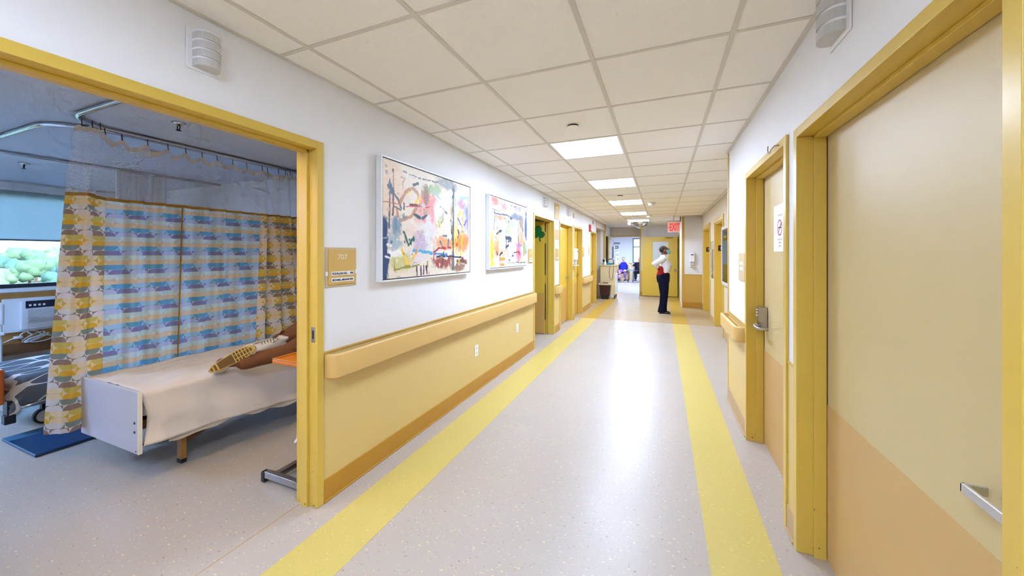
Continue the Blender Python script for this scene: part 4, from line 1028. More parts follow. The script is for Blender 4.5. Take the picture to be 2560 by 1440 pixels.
# ---- alarm, notices and panel
t = thing('fire_alarm', 'red fire alarm strobe above the last door', 'alarm', (L, 10.38, 2.15))
MB().box(L, L + 0.045, 10.30, 10.46, 2.15, 2.35).build('housing', 'red', t, bevel=0.01)
MB().box(L + 0.045, L + 0.085, 10.34, 10.42, 2.18, 2.24).build('strobe_lens', 'white', t, bevel=0.01)
tag(MB().box(x4, x4 + 0.002, 8.50, 8.62, 1.62, 2.08).build('door_notice', 'paper'), 'tall narrow white notice on the brass-lever door', 'notice')
t = thing('call_panel', 'steel elevator call panel between the two elevators', 'panel', (LOB, 9.18, 0.98))
MB().box(LOB, LOB - 0.012, 9.03, 9.33, 0.98, 1.62).build('face_plate', 'steel', t, bevel=0.002)
MB().cyl((LOB - 0.012, 9.18, 1.18), (LOB - 0.018, 9.18, 1.18), 0.02).build('call_button', 'white', t)
MB().cyl((LOB - 0.012, 9.18, 1.10), (LOB - 0.018, 9.18, 1.10), 0.02).build('call_button', 'white', t)
MB().box(LOB, LOB - 0.005, 8.86, 9.52, 1.62, 1.80).build('trim_plate', 'chrome', t)
t = thing('bulletin_case', 'silver framed glass notice case on the elevator wall', 'notice case', (LOB, 7.1, 0.95))
bx0, bx1, bz0, bz1 = LOB - 0.055, LOB, 0.97, 2.0
by0, by1 = 6.45, 7.50
m = MB()
m.box(bx0, bx1, by0, by0 + 0.06, bz0, bz1).box(bx0, bx1, by1 - 0.06, by1, bz0, bz1).box(bx0, bx1, by0, by1, bz0, bz0 + 0.06).box(bx0, bx1, by0, by1, bz1 - 0.06, bz1)
m.build('case_frame', 'louvre', t, bevel=0.012)
MB().box(bx1 - 0.01, bx1 - 0.004, by0 + 0.05, by1 - 0.05, bz0 + 0.05, bz1 - 0.05).build('pin_board', 'offwhite', t)
MB().box(bx0 + 0.012, bx0 + 0.015, by0 + 0.05, by1 - 0.05, bz0 + 0.05, bz1 - 0.05).build('glass_pane', 'glass', t)
for i, (a, b, c_, d_) in enumerate(((6.58, 6.86, 1.5, 1.88), (6.95, 7.3, 1.35, 1.85), (6.6, 6.9, 1.08, 1.42))):
    MB().box(bx1 - 0.012, bx1 - 0.010, a, b, c_, d_).build('pinned_sheet', ['paper', plain('sheet_blue', (176, 214, 220), 0.6), 'pale_ink'][i], t)
tag(MB().box(LOB, LOB - 0.01, 6.92, 7.02, 0.16, 0.30).build('floor_outlet', 'steel', bevel=0.002), 'small steel outlet plate low on the elevator wall', 'outlet')

# ---- exit sign
t = thing('exit_sign', 'glowing red EXIT sign hanging from the ceiling', 'exit sign', (0.31, 11.0, 2.13))
MB().box(0.135, 0.465, 10.985, 11.015, 2.425, 2.45).box(0.29, 0.31, 10.99, 11.01, 2.45, CE).build('hanger', 'steel', t)
MB().box(0.455, 0.475, 10.97, 11.03, 2.40, 2.55).build('end_bracket', 'black', t)
MB().box(0.145, 0.455, 10.996, 11.004, 2.12, 2.425).build('sign_panel', 'exit_panel', t)
text('lettering', 'EXIT', 0.285, 'red_glow', t, (0.318, 10.9945, 2.165), (1, 0, 0), (0, 0, 1), depth=0.001, sx=0.44, bold=0.006)
MB().prism([(0.150, 2.255), (0.178, 2.285), (0.178, 2.225)], lambda a, b, d: (a, d, b), 10.9925, 10.9945).build('arrow', 'red_glow', t)

# ---- ceiling devices
def disc(name, x, y, r, h, mat, label, cat, grp=None):
    m = MB().lathe((x, y, CE), [(0.0, -h), (r * 0.55, -h), (r * 0.9, -h * 0.6), (r, 0), (0, 0)], 24)
    return tag(m.build(name, mat, smooth=True), label, cat, grp)
def cover(x, y, r, label):
    t = thing('sprinkler_cover', label, 'sprinkler', (x, y, CE - 0.012), 'flush sprinkler covers')
    MB().lathe((x, y, CE), [(0.0, -0.014), (r, -0.014), (r, -0.008), (0, -0.008)], 24).build('cover_disc', 'tile', t)
    MB().lathe((x, y, CE), [(0.0, -0.008), (r * 0.94, -0.008), (r * 0.94, 0.004), (0, 0.004)], 24).build('recess', 'dark', t)
cover(-0.68, 2.97, 0.048, 'round sprinkler cover just before the nearest light panel')
cover(-0.70, 6.83, 0.05, 'round sprinkler cover between the second and third light panels')
def detector(x, y, label):
    t = thing('smoke_detector', label, 'smoke detector', (x, y, CE - 0.06), 'ceiling smoke detectors')
    MB().lathe((x, y, CE), [(0, -0.012), (0.075, -0.012), (0.08, 0.0), (0, 0)], 24).build('base', 'offwhite', t, smooth=True)
    MB().lathe((x, y, CE), [(0, -0.062), (0.035, -0.062), (0.058, -0.045), (0.064, -0.012), (0, -0.012)], 24).build('head', 'offwhite', t, smooth=True)
detector(-0.20, 8.0, 'white smoke detector beside the third light panel')
detector(-0.33, 10.55, 'white smoke detector just past the fourth light panel')
tag(MB().box(-0.80, -0.62, 10.85, 11.03, CE - 0.035, CE).build('ceiling_sensor', 'white', bevel=0.008), 'square white sensor box on the ceiling before the last panel', 'sensor')
t = thing('security_camera', 'small white ball camera on the ceiling by the mirror dome', 'camera', (-0.95, 12.1, CE - 0.14))
MB().cyl((-0.95, 12.1, CE), (-0.95, 12.1, CE - 0.06), 0.02).build('stem', 'white', t)
MB().ell((-0.97, 12.08, CE - 0.095), 0.05, 0.05, 0.05).build('ball', 'white', t, smooth=True)
t = thing('mirror_dome', 'silver half-dome safety mirror under the ceiling at the junction', 'mirror', (-0.66, 12.9, CE - 0.19))
MB().lathe((-0.66, 12.9, CE - 0.012), [(0.225 * math.cos(a), -0.185 * math.sin(a)) for a in [PI / 2 * k / 10 for k in range(11)]], 32).build('dome', 'chrome', t, smooth=True)
MB().lathe((-0.66, 12.9, CE), [(0.215, -0.02), (0.238, -0.02), (0.238, 0), (0.215, 0), (0.215, -0.02)], 32).build('rim', 'steel', t)
t = thing('pendant_sprinkler', 'small pendant sprinkler near the exit sign', 'sprinkler', (-0.1, 12.4, CE - 0.04), 'pendant sprinkler heads')
MB().lathe((-0.1, 12.4, CE), [(0, -0.02), (0.03, -0.015), (0.045, 0), (0, 0)], 16).build('escutcheon', 'offwhite', t)
MB().cyl((-0.1, 12.4, CE - 0.015), (-0.1, 12.4, CE - 0.045), 0.012, n=10).build('deflector', 'brass', t)
# ================================================================== PATIENT ROOM
# ---- curtain fabric materials (printed quarter-round bands)
def curtain_mat(name, cols, transl, per=0.158, W=0.235, gain=1.0):
    """cols: four rows of (motif, ground); motif = flat-sided dome of one row height, alternately inverted"""
    m, t, b = new_mat(name)
    uv = t.nodes.new('ShaderNodeUVMap'); uv.uv_map = 'UVMap'
    sp = t.nodes.new('ShaderNodeSeparateXYZ'); t.links.new(uv.outputs[0], sp.inputs[0])
    u, v = X(t, sp.outputs['X']), X(t, sp.outputs['Y'])
    rowf = (v / per).fract() * 4.0
    row = rowf.floor()
    fr = rowf - row
    h = per / 4.0
    half = W / 4.0
    colr = None
    for k in range(4):
        off = (0.0, 0.0, 0.30, 0.55)[k]
        uu = u / (W / 2.0) + off + (v / per).floor() * 0.37
        ci = uu.floor()
        par = ci.mod(2.0)
        dx = ((uu - ci) - 0.5).abs() * (W / 2.0)
        hh = h * 0.98
        yy = (fr if k in (0, 2) else (fr * -1.0 + 1.0)) * h      # distance from the flat side
        ex = (dx - (half - hh)).max(0.0)
        inside = ((ex * ex + yy * yy).sqrt()).lt(hh)
        fac = (inside - par).abs()
        c = mixrgb(t, fac, lin(cols[k][1]), lin(cols[k][0]))
        colr = c if colr is None else mixrgb(t, row.gt(k - 0.5), colr, c)
    n = t.nodes.new('ShaderNodeTexNoise'); n.inputs['Scale'].default_value = 260; t.links.new(uv.outputs[0], n.inputs['Vector'])
    colr = mixrgb(t, X(t, n.outputs['Fac']) * 0.14, colr, (0.25, 0.22, 0.2, 1))
    t.links.new(colr, b.inputs['Base Color'])
    b.inputs['Roughness'].default_value = 0.85
    b.inputs['Specular IOR Level'].default_value = 0.1
    out = t.nodes.get('Material Output')
    tl = t.nodes.new('ShaderNodeBsdfTranslucent'); t.links.new(colr, tl.inputs[0])
    mx = t.nodes.new('ShaderNodeMixShader'); mx.inputs[0].default_value = transl
    t.links.new(b.outputs[0], mx.inputs[1]); t.links.new(tl.outputs[0], mx.inputs[2]); t.links.new(mx.outputs[0], out.inputs[0])
    return m
M['curtain_front'] = curtain_mat('curtain_print', [((222, 172, 52), (232, 208, 168)), ((206, 184, 92), (232, 210, 172)), ((150, 122, 110), (222, 212, 212)), ((132, 142, 134), (220, 214, 212))], 0.30)
M['curtain_back'] = curtain_mat('curtain_print_reverse', [((214, 186, 152), (226, 200, 168)), ((190, 206, 200), (206, 220, 220)), ((132, 128, 168), (184, 192, 222)), ((96, 162, 200), (164, 200, 224))], 0.45, W=0.29)  # same cloth from behind; bluish window backlight is put into the print colours

def net_mat():
    m, t, b = new_mat('curtain_net')
    uv = t.nodes.new('ShaderNodeUVMap'); uv.uv_map = 'UVMap'
    br = t.nodes.new('ShaderNodeTexBrick')
    br.offset = 0.5
    br.inputs['Scale'].default_value = 1.0
    br.inputs['Brick Width'].default_value = 0.016
    br.inputs['Row Height'].default_value = 0.0105
    br.inputs['Mortar Size'].default_value = 0.0011
    br.inputs['Mortar Smooth'].default_value = 0.3
    t.links.new(uv.outputs[0], br.inputs['Vector'])
    b.inputs['Base Color'].default_value = lin((206, 202, 205))
    b.inputs['Roughness'].default_value = 0.8
    tr = t.nodes.new('ShaderNodeBsdfTransparent')
    mx = t.nodes.new('ShaderNodeMixShader')
    t.links.new(br.outputs['Fac'], mx.inputs[0]); t.links.new(tr.outputs[0], mx.inputs[1]); t.links.new(b.outputs[0], mx.inputs[2])
    t.links.new(mx.outputs[0], t.nodes.get('Material Output').inputs[0])
    return m
M['net'] = net_mat()
M['header_tape'] = cloth('header_tape', (214, 200, 184), 0.3)
M['hem_band'] = cloth('hem_band', (150, 112, 52), 0.1)

def strip_mesh(name, cols, zs, mat, parent, u0=0.0):
    """cols: list of functions z->(x,y) sampled; zs: per-column list of z values (rows)"""
    nC, nR = len(cols), len(zs[0])
    vs, us = [], []
    u = u0
    for i in range(nC):
        if i:
            a, b_ = cols[i - 1](zs[i - 1][nR // 2]), cols[i](zs[i][nR // 2])
            u += math.hypot(b_[0] - a[0], b_[1] - a[1])
        for j in range(nR):
            z = zs[i][j]
            x, y = cols[i](z)
            vs.append((x, y, z)); us.append((u, z))
    fs = [(i * nR + j, (i + 1) * nR + j, (i + 1) * nR + j + 1, i * nR + j + 1) for i in range(nC - 1) for j in range(nR - 1)]
    m = MB().add(vs, fs)
    o = m.build(name, mat, parent, smooth=True, fix=False)
    ul = o.data.uv_layers.new(name='UVMap')
    li = np.empty(len(o.data.loops), dtype=np.int32); o.data.loops.foreach_get('vertex_index', li)
    ul.data.foreach_set('uv', np.array(us, dtype=np.float32)[li].ravel())
    return o, u

KEY_Z = (2.52, 1.97, 0.61, 0.22)
def column(pts):
    def fn(z):
        for k in range(len(KEY_Z) - 1):
            if z >= KEY_Z[k + 1] or k == len(KEY_Z) - 2:
                t = (KEY_Z[k] - z) / (KEY_Z[k] - KEY_Z[k + 1])
                a, b = pts[k], pts[k + 1]
                return (a[0] + (b[0] - a[0]) * t, a[1] + (b[1] - a[1]) * t)
    return fn
def lerp_cols(a, b, n, amp=0.0, waves=1.0, phase=0.0):
    out = []
    for i in range(n):
        t = i / (n - 1)
        pts = []
        for k in range(4):
            x = a[k][0] + (b[k][0] - a[k][0]) * t; y = a[k][1] + (b[k][1] - a[k][1]) * t
            dx, dy = b[k][0] - a[k][0], b[k][1] - a[k][1]
            l = math.hypot(dx, dy) + 1e-6
            env = min(1.0, t * 9, (1 - t) * 9)
            w_ = env * amp * (1.0, 1.0, 0.8, 0.8)[k] * (math.sin(2 * PI * (waves * t) + phase) + 0.45 * math.sin(2 * PI * waves * 2.3 * t + 1.0))
            pts.append((x + dy / l * w_, y - dx / l * w_))
        out.append(column(pts))
    return out
# free end folded towards the corridor; three facets
P0 = [(-4.15, 1.30), (-4.22, 1.27), (-4.075, 1.145), (-4.01, 1.105)]
P1 = [(-4.12, 1.348), (-4.16, 1.315), (-3.985, 1.185), (-3.93, 1.150)]
P2 = [(-4.10, 1.395), (-4.10, 1.346), (-3.94, 1.215), (-3.885, 1.185)]
P3 = [(-4.34, 1.584), (-4.33, 1.529), (-3.985, 1.39), (-3.97, 1.36)]
P4 = [(-4.36, 2.83), (-4.33, 2.81), (-3.965, 2.52), (-3.96, 2.50)]
P5 = [(-4.36, 3.42), (-4.33, 3.42), (-4.02, 3.36), (-4.0, 3.36)]
cur = thing('privacy_curtain', 'patterned hospital curtain with a net top behind the made bed', 'curtain', (-4.3, 2.2, 0.22))
colsA = lerp_cols(P0, P1, 6, 0.004) + lerp_cols(P1, P2, 6, 0.006, 1.0)[1:] + lerp_cols(P2, P3, 16, 0.012, 1.3)[1:]
colsB = lerp_cols(P3, P4, 130, 0.021, 7.5, 0.6)
colsC = lerp_cols(P4, P5, 60, 0.05, 4.2, 0.3)
FT = 1.972
def rows(cols, z1, z0, n): return [[z0 + (z1 - z0) * j / n for j in range(n + 1)] for _ in cols]
_, u1 = strip_mesh('curtain_panel', colsA, rows(colsA, FT, 0.245, 22), 'curtain_front', cur)
_, u2 = strip_mesh('curtain_panel', colsB, rows(colsB, FT, 0.30, 18), 'curtain_back', cur, u1)
_, u3 = strip_mesh('curtain_panel', colsC, rows(colsC, FT, 0.45, 18), 'curtain_front', cur, u2)
allc = colsA + colsB[1:] + colsC[1:]
strip_mesh('hem_band', allc, rows(allc, FT + 0.016, FT - 0.012, 1), 'hem_band', cur)
# seam down the main panel
sm = MB().tube([(lambda p: (p[0] + 0.012, p[1], z))(colsB[52](z)) for z in (FT, 1.6, 1.2, 0.8, 0.55)], 0.005, 6)
sm.build('seam', 'hem_band', cur)
# net with a header tape that sags between the hooks
hook_u = []
def arclen(cols, z):
    u, r, p = 0, [], None
    for c in cols:
        q = c(z)
        if p: u += math.hypot(q[0] - p[0], q[1] - p[1])
        r.append(u); p = q
    return r
al = arclen(allc, 2.5)
tot = al[-1]
hooks = [0.03, 0.09, 0.16, 0.30]
while hooks[-1] < tot - 0.72: hooks.append(hooks[-1] + 0.185)
while hooks[-1] < tot - 0.08: hooks.append(hooks[-1] + 0.085)
def sag(u):
    k = 0
    while k < len(hooks) and hooks[k] < u: k += 1
    a = hooks[k - 1] if k > 0 else u - 0.04
    b = hooks[k] if k < len(hooks) else u + 0.06
    w_ = b - a
    t = min(1, max(0, (u - a) / w_ if w_ > 0 else 0))
    return (0.30 * w_) * 4 * t * (1 - t)
ztop = [2.515 - sag(u) for u in al]
strip_mesh('net', allc, [[FT + (ztop[i] - 0.03 - FT) * j / 6 for j in range(7)] for i in range(len(allc))], 'net', cur)
strip_mesh('header_tape', allc, [[ztop[i] - 0.042, ztop[i] - 0.02, ztop[i]] for i in range(len(allc))], 'header_tape', cur)
def at_u(u):
    i = min(range(len(al)), key=lambda k: abs(al[k] - u))
    return allc[i](2.515)
for u in hooks:
    x, y = at_u(u)
    MB().tube([(x, y, 2.555), (x, y, 2.53), (x + 0.006, y, 2.512), (x + 0.004, y + 0.004, 2.50), (x - 0.004, y, 2.505)], 0.003, 6).build('curtain_hook', 'dark', cur)

# ---- ceiling tracks
def track(pts, label):
    o = MB().tube(pts, 0.018, 8).build('curtain_track', 'chrome', smooth=True)
    tag(o, label, 'curtain track', 'chrome curtain tracks on the room ceiling')
def arc_pts(c, r, a0, a1, n=10): return [(c[0] + r * math.cos(math.radians(a0 + (a1 - a0) * k / n)), c[1] + r * math.sin(math.radians(a0 + (a1 - a0) * k / n)), RC - 0.022) for k in range(n + 1)]
zt_ = RC - 0.022
track([(-2.2, 1.30, zt_), (-3.6, 1.30, zt_)] + arc_pts((-4.06, 1.62), 0.32, 270, 180)[0:] + [(-4.38, 2.4, zt_), (-4.37, 3.5, zt_)], 'chrome curtain track curving round the made bed')
track([(-4.41, 3.0, zt_), (-4.42, 1.7, zt_)] + arc_pts((-4.80, 1.64), 0.36, 0, -90) + [(-5.6, 1.28, zt_), (-8.7, 1.28, zt_)], 'chrome curtain track bending towards the window')
track([(-6.35, -2.4, zt_), (-6.36, 1.5, zt_), (-6.30, 3.48, zt_)], 'straight curtain track across the ceiling near the window')

# ---- sprinklers and ceiling light in the room
def sprink(x, y, label):
    t = thing('pendant_sprinkler', label, 'sprinkler', (x, y, RC - 0.07), 'pendant sprinkler heads')
    MB().lathe((x, y, RC), [(0, -0.022), (0.02, -0.02), (0.05, 0), (0, 0)], 16).build('escutcheon', 'chrome', t, smooth=True)
    MB().tube([(x - 0.008, y, RC - 0.02), (x - 0.02, y, RC - 0.035), (x - 0.018, y, RC - 0.05), (x, y, RC - 0.062), (x + 0.018, y, RC - 0.05), (x + 0.02, y, RC - 0.035), (x + 0.008, y, RC - 0.02)], 0.004, 6).build('yoke', 'dark', t)
    MB().cyl((x, y, RC - 0.062), (x, y, RC - 0.066), 0.018, n=14).build('deflector', 'dark', t)
sprink(-3.7, 1.735, 'sprinkler head on the room ceiling above the made bed')
sprink(-7.05, 1.80, 'sprinkler head on the room ceiling near the window')
t = thing('ceiling_fixture', 'small round perforated ceiling fixture seen past the net', 'ceiling fixture', (-5.05, 2.07, RC - 0.07))
MB().lathe((-5.05, 2.07, RC), [(0, -0.065), (0.07, -0.06), (0.12, -0.03), (0.14, 0), (0, 0)], 20).build('bowl', 'louvre', t, smooth=True)

# ---- made bed
M['sheet'] = cloth('bed_sheet', (214, 204, 196), 0.0, var=0.03, scale=9)
def wrinkle(m):
    t = m.node_tree; b = t.nodes['Principled BSDF']
    mp = t.nodes.new('ShaderNodeMapping'); mp.inputs['Scale'].default_value = (3.2, 1.6, 3.2); mp.inputs['Rotation'].default_value = (0, 0, 0.5)
    t.links.new(position(t), mp.inputs['Vector'])
    n = t.nodes.new('ShaderNodeTexNoise'); n.inputs['Scale'].default_value = 2.4; n.inputs['Detail'].default_value = 1.5; n.inputs['Distortion'].default_value = 0.3
    t.links.new(mp.outputs[0], n.inputs['Vector'])
    bp = t.nodes.new('ShaderNodeBump'); bp.inputs['Strength'].default_value = 0.55; bp.inputs['Distance'].default_value = 0.02
    t.links.new(n.outputs['Fac'], bp.inputs['Height']); t.links.new(bp.outputs[0], b.inputs['Normal'])
wrinkle(M['sheet'])
M['mattress'] = plain('mattress_ticking', (196, 190, 182), 0.8)
M['bed_board'] = plain('bed_board', (190, 184, 190), 0.4, var=0.01)
M['bed_edge'] = plain('bed_edge', (236, 230, 216), 0.4)
M['leg_wood'] = wood('bed_leg', (176, 128, 60), (150, 100, 44), 0.4)
M['bed_frame'] = plain('bed_frame_brown', (104, 62, 34), 0.45)
bed = thing('bed', 'made bed with a plain pale sheet and white footboard', 'bed', (-3.5, 2.3, 0))
fx0, fx1, fy = -3.935, -3.152, 1.262
fb = MB().box(fx0, fx1, fy, fy + 0.02, 0.205, 0.612).build('footboard', ['bed_board'], bed, bevel=0.003)
MB().box(fx1 - 0.002, fx1 + 0.004, fy - 0.001, fy + 0.021, 0.204, 0.613).build('edge_band', 'bed_edge', fb)
for z in (0.405, 0.345): MB().cyl((fx1 - 0.04, fy + 0.001, z), (fx1 - 0.04, fy - 0.003, z), 0.0085, n=14).build('bolt_cap', 'ink', fb)
MB().cyl((fx1 - 0.025, fy + 0.001, 0.222), (fx1 - 0.025, fy - 0.002, 0.222), 0.005, n=10).build('screw', 'ink', fb)
MB().box(fx0 + 0.01, fx1 - 0.03, fy + 0.03, 3.36, 0.42, 0.585).build('mattress', 'mattress', bed, bevel=0.04, seg=3)
MB().box(fx0 + 0.03, fx1 - 0.06, fy + 0.03, 3.38, 0.34, 0.40).box(fx0 + 0.03, fx1 - 0.06, 1.5, 1.54, 0.26, 0.34).build('bed_frame', 'bed_frame', bed)
MB().box(fx0, -3.0, 3.40, 3.43, 0.2, 0.95).build('headboard', 'bed_board', bed, bevel=0.004)
for x, y in ((-3.235, 1.535), (-3.235, 3.2), (-3.85, 1.535), (-3.85, 3.2)):
    MB().box(x - 0.028, x + 0.028, y - 0.015, y + 0.015, 0.03, 0.36).build('leg', 'leg_wood', bed)
    MB().box(x - 0.029, x + 0.029, y - 0.016, y + 0.016, 0.0, 0.03).build('leg_cap', 'black', bed)
MB().obox((-3.235, 1.86, 0.235), (0.012, 0, 0), (0, 0.33, 0.085), (0, -0.006, 0.02)).build('brace', 'bed_frame', bed)
MB().tube([(-3.2, 1.30, 0.24), (-3.35, 1.5, 0.2), (-3.6, 1.62, 0.2)], 0.006, 6).build('cable', 'bed_frame', bed)
# sheet: top surface plus drape on the corridor side, flaring outwards
rs = np.random.default_rng(4)
def sheet_pt(a, b):
    """a along the bed 0..1, b across: 0 far edge, 0.5 shoulder, 1 hem"""
    y = fy + 0.022 + a * (3.38 - fy)
    sh = -3.165 + 0.10 * min(1, a * 1.6) ** 1.2          # shoulder line drifts outwards
    hem = -3.135 + 0.235 * min(1, a * 1.7) ** 1.1
    hz = 0.252 + 0.03 * math.sin(a * 9.0) * a
    if b < 0.55:
        t = b / 0.55
        x = fx0 + 0.01 + (sh - 0.03 - fx0) * t
        z = 0.607 + 0.004 * math.sin(y * 31 + t * 5) * math.sin(t * 9) + 0.0035 * math.sin(t * 38 + y * 7) + 0.004 * math.sin((y * 3 + t) * 6)
        if t > 0.86: z -= 0.012 * ((t - 0.86) / 0.14) ** 2
    else:
        t = (b - 0.55) / 0.45
        if t < 0.16:
            k = t / 0.16
            x = sh - 0.03 + 0.03 * math.sin(k * PI / 2); z = 0.595 - 0.03 * (1 - math.cos(k * PI / 2))
        else:
            k = (t - 0.16) / 0.84
            x = sh + (hem - sh) * k + 0.010 * k * math.sin(y * 13 + 2.0) + 0.006 * k * math.sin(y * 29)
            z = 0.565 + (hz - 0.565) * k
            x += 0.012 * math.sin(k * 6 - (y - 1.3) * 7.0) * k * (1 - k) * 3
            # corner gathered behind the footboard
            if a < 0.05: x -= 0.02 * (1 - a / 0.05) * (1 - abs(2 * k - 1))
            if a < 0.05: y += 0.03 * (1 - a / 0.05) * math.sin(PI * k)
    return (x, y, z)
o = MB().grid(sheet_pt, 90, 60).build('sheet', 'sheet', bed, smooth=True)
so = o.modifiers.new('thick', 'SOLIDIFY'); so.thickness = 0.003
# under-sheet peeking below the hem
def under_pt(a, b):
    p = sheet_pt(0.06 + a * 0.9, 1.0)
    return (p[0] - 0.02 - 0.01 * math.sin(a * 40), p[1], p[2] + 0.05 - b * (0.075 + 0.012 * math.sin(a * 21) + 0.01 * math.sin(a * 53)))
MB().grid(under_pt, 70, 4).build('under_sheet', cloth('under_sheet', (216, 206, 186), 0.0), bed, smooth=True)
o = MB().ell((-3.5, 3.12, 0.66), 0.36, 0.20, 0.075).build('pillow', 'sheet', bed, smooth=True)

# ---- overbed table and bin by the door jamb
M['table_wood'] = wood('table_orange_wood', (222, 132, 22), (196, 104, 14), 0.3)
t = thing('overbed_table', 'orange wood overbed table on a steel base behind the door jamb', 'table', (-2.34, 2.1, 0))
MB().box(-2.565, -2.13, 1.742, 2.52, 0.735, 0.762).build('table_top', 'table_wood', t, bevel=0.006)
m = MB().box(-2.565, -2.13, 1.742, 1.756, 0.762, 0.772).box(-2.565, -2.13, 2.506, 2.52, 0.762, 0.772).box(-2.565, -2.551, 1.742, 2.52, 0.762, 0.772).box(-2.144, -2.13, 1.742, 2.52, 0.762, 0.772)
m.build('table_rim', 'table_wood', t, bevel=0.003)
MB().box(-2.37, -2.31, 2.05, 2.11, 0.07, 0.735).build('column', 'steel', t)
for y_ in (1.60, 2.44): MB().box(-2.43, -2.09, y_, y_ + 0.035, 0.03, 0.075).build('foot_bar', 'steel', t, bevel=0.004)
MB().box(-2.375, -2.335, 1.635, 2.44, 0.035, 0.07).build('cross_bar', 'steel', t, bevel=0.004)
for x, y in ((-2.445, 1.617), (-2.10, 1.617), (-2.445, 2.457), (-2.10, 2.457)):
    MB().box(x - 0.018, x + 0.018, y - 0.021, y + 0.021, 0.0, 0.07).build('rubber_foot', 'black', t, bevel=0.008)
t = thing('waste_bin', 'black bin with a white liner beside the door jamb', 'bin', (-2.195, 1.775, 0))
MB().lathe((-2.19, 1.80, 0.001), [(0, 0), (0.088, 0), (0.118, 0.285), (0.112, 0.285), (0.084, 0.012), (0, 0.012)], 28).build('bin_body', 'black', t, smooth=True)
MB().lathe((-2.19, 1.80, 0.001), [(0.115, 0.245), (0.1225, 0.285), (0.1225, 0.291), (0.108, 0.291), (0.09, 0.06)], 28).build('bin_liner', cloth('bin_liner', (226, 226, 230), 0.3), t, smooth=True)
MB().tube([(-2.31, 1.79, 0.27), (-2.36, 1.77, 0.20), (-2.40, 1.80, 0.19)], [0.015, 0.012, 0.004], 6).build('liner_tail', M['paper'], t, smooth=True)

# ---- floor mat
t = thing('fall_mat', 'dark blue floor mat on the floor between the beds', 'mat', (-4.6, 2.0, 0))
MB().box(-4.93, -4.297, 1.146, 2.95, 0.0005, 0.022).build('mat_pad', plain('mat_vinyl', (26, 62, 104), 0.35, var=0.08), t, bevel=0.008)
MB().box(-4.93, -4.80, 1.148, 2.948, 0.0222, 0.0235).build('mat_border', plain('mat_border', (60, 112, 148), 0.35, var=0.08), t)

# ---- second bed by the window side
def trellis():
    m, t, b = new_mat('trellis_print')
    p = position(t); sp = t.nodes.new('ShaderNodeSeparateXYZ'); t.links.new(p, sp.inputs[0])
    x, y, z = (X(t, sp.outputs[k]) for k in 'XYZ')
    a, c = (x - z) * 24.0, y * 18.0
    f = ((a.sin() * 0.9 + c) .sin() + (c.sin() * 0.9 + a).sin() * 1.0).abs()
    t.links.new(mixrgb(t, f.lt(0.24), lin((92, 98, 106)), lin((226, 224, 220))), b.inputs['Base Color'])
    b.inputs['Roughness'].default_value = 0.9
    return m
b2 = thing('bed', 'second bed with a grey trellis blanket and orange wooden footboard', 'bed', (-5.5, 2.2, 0))
MB().box(-5.98, -5.05, 1.22, 3.3, 0.25, 0.43).build('mattress', 'mattress', b2, bevel=0.04, seg=3)
MB().box(-5.98, -5.06, 1.2, 3.35, 0.19, 0.245).build('bed_frame', 'steel', b2)
def blanket(a, b):
    y = 1.19 + a * 1.5
    if b < 0.6:
        k = b / 0.6; x = -6.0 + k * 0.95; z = 0.455 + 0.014 * math.sin(y * 14 + k * 4) * math.sin(k * 11)
    else:
        k = (b - 0.6) / 0.4
        x = -5.05 + 0.13 * min(1, k * 2.2) + 0.03 * math.sin(y * 9) * k; z = 0.45 - 0.22 * k + 0.03 * math.sin(y * 6 + 1) * k
    if a < 0.06: z -= 0.12 * (1 - a / 0.06)
    return (x, y, z)
o = MB().grid(blanket, 50, 40).build('blanket', trellis(), b2, smooth=True)
so = o.modifiers.new('thick', 'SOLIDIFY'); so.thickness = 0.012
def fold(a, b):
    return (-6.0 + b * 0.97, 1.72 + a * 0.9, 0.48 + 0.012 * math.sin(a * 9 + b * 7) + (-0.05 * (b - 0.9) / 0.1 if b > 0.9 else 0))
o = MB().grid(fold, 24, 24).build('top_sheet', cloth('top_sheet', (214, 220, 232), 0), b2, smooth=True)
so = o.modifiers.new('thick', 'SOLIDIFY'); so.thickness = 0.01
MB().box(-6.02, -4.885, 1.12, 1.155, 0.30, 0.585).build('footboard', wood('footboard_wood', (196, 98, 40), (170, 78, 30), 0.25), b2, bevel=0.016, seg=4)
for x, y in ((-5.12, 1.42), (-5.92, 1.42), (-5.12, 3.1), (-5.92, 3.1)):
    MB().cyl((x - 0.018, y, 0.07), (x + 0.018, y, 0.07), 0.068, n=24).build('caster_wheel', 'black', b2)
    MB().cyl((x - 0.021, y, 0.07), (x + 0.021, y, 0.07), 0.05, n=24).build('wheel_hub', 'louvre', b2)
    MB().box(x - 0.025, x + 0.025, y - 0.02, y + 0.02, 0.13, 0.20).build('caster_fork', 'black', b2)
MB().box(-5.0, -4.93, 1.16, 1.22, 0.12, 0.19).box(-5.05, -4.96, 1.18, 1.21, 0.16, 0.30).build('corner_bumper', 'black', b2, bevel=0.004)
MB().tube([(-5.0, 1.20, 0.25), (-4.94, 1.26, 0.235), (-4.92, 1.36, 0.25), (-4.97, 1.42, 0.27)], 0.013, 8).build('rail_tube', 'chrome', b2, smooth=True)
MB().ell((-5.5, 3.05, 0.52), 0.36, 0.2, 0.075).build('pillow', 'sheet', b2, smooth=True)

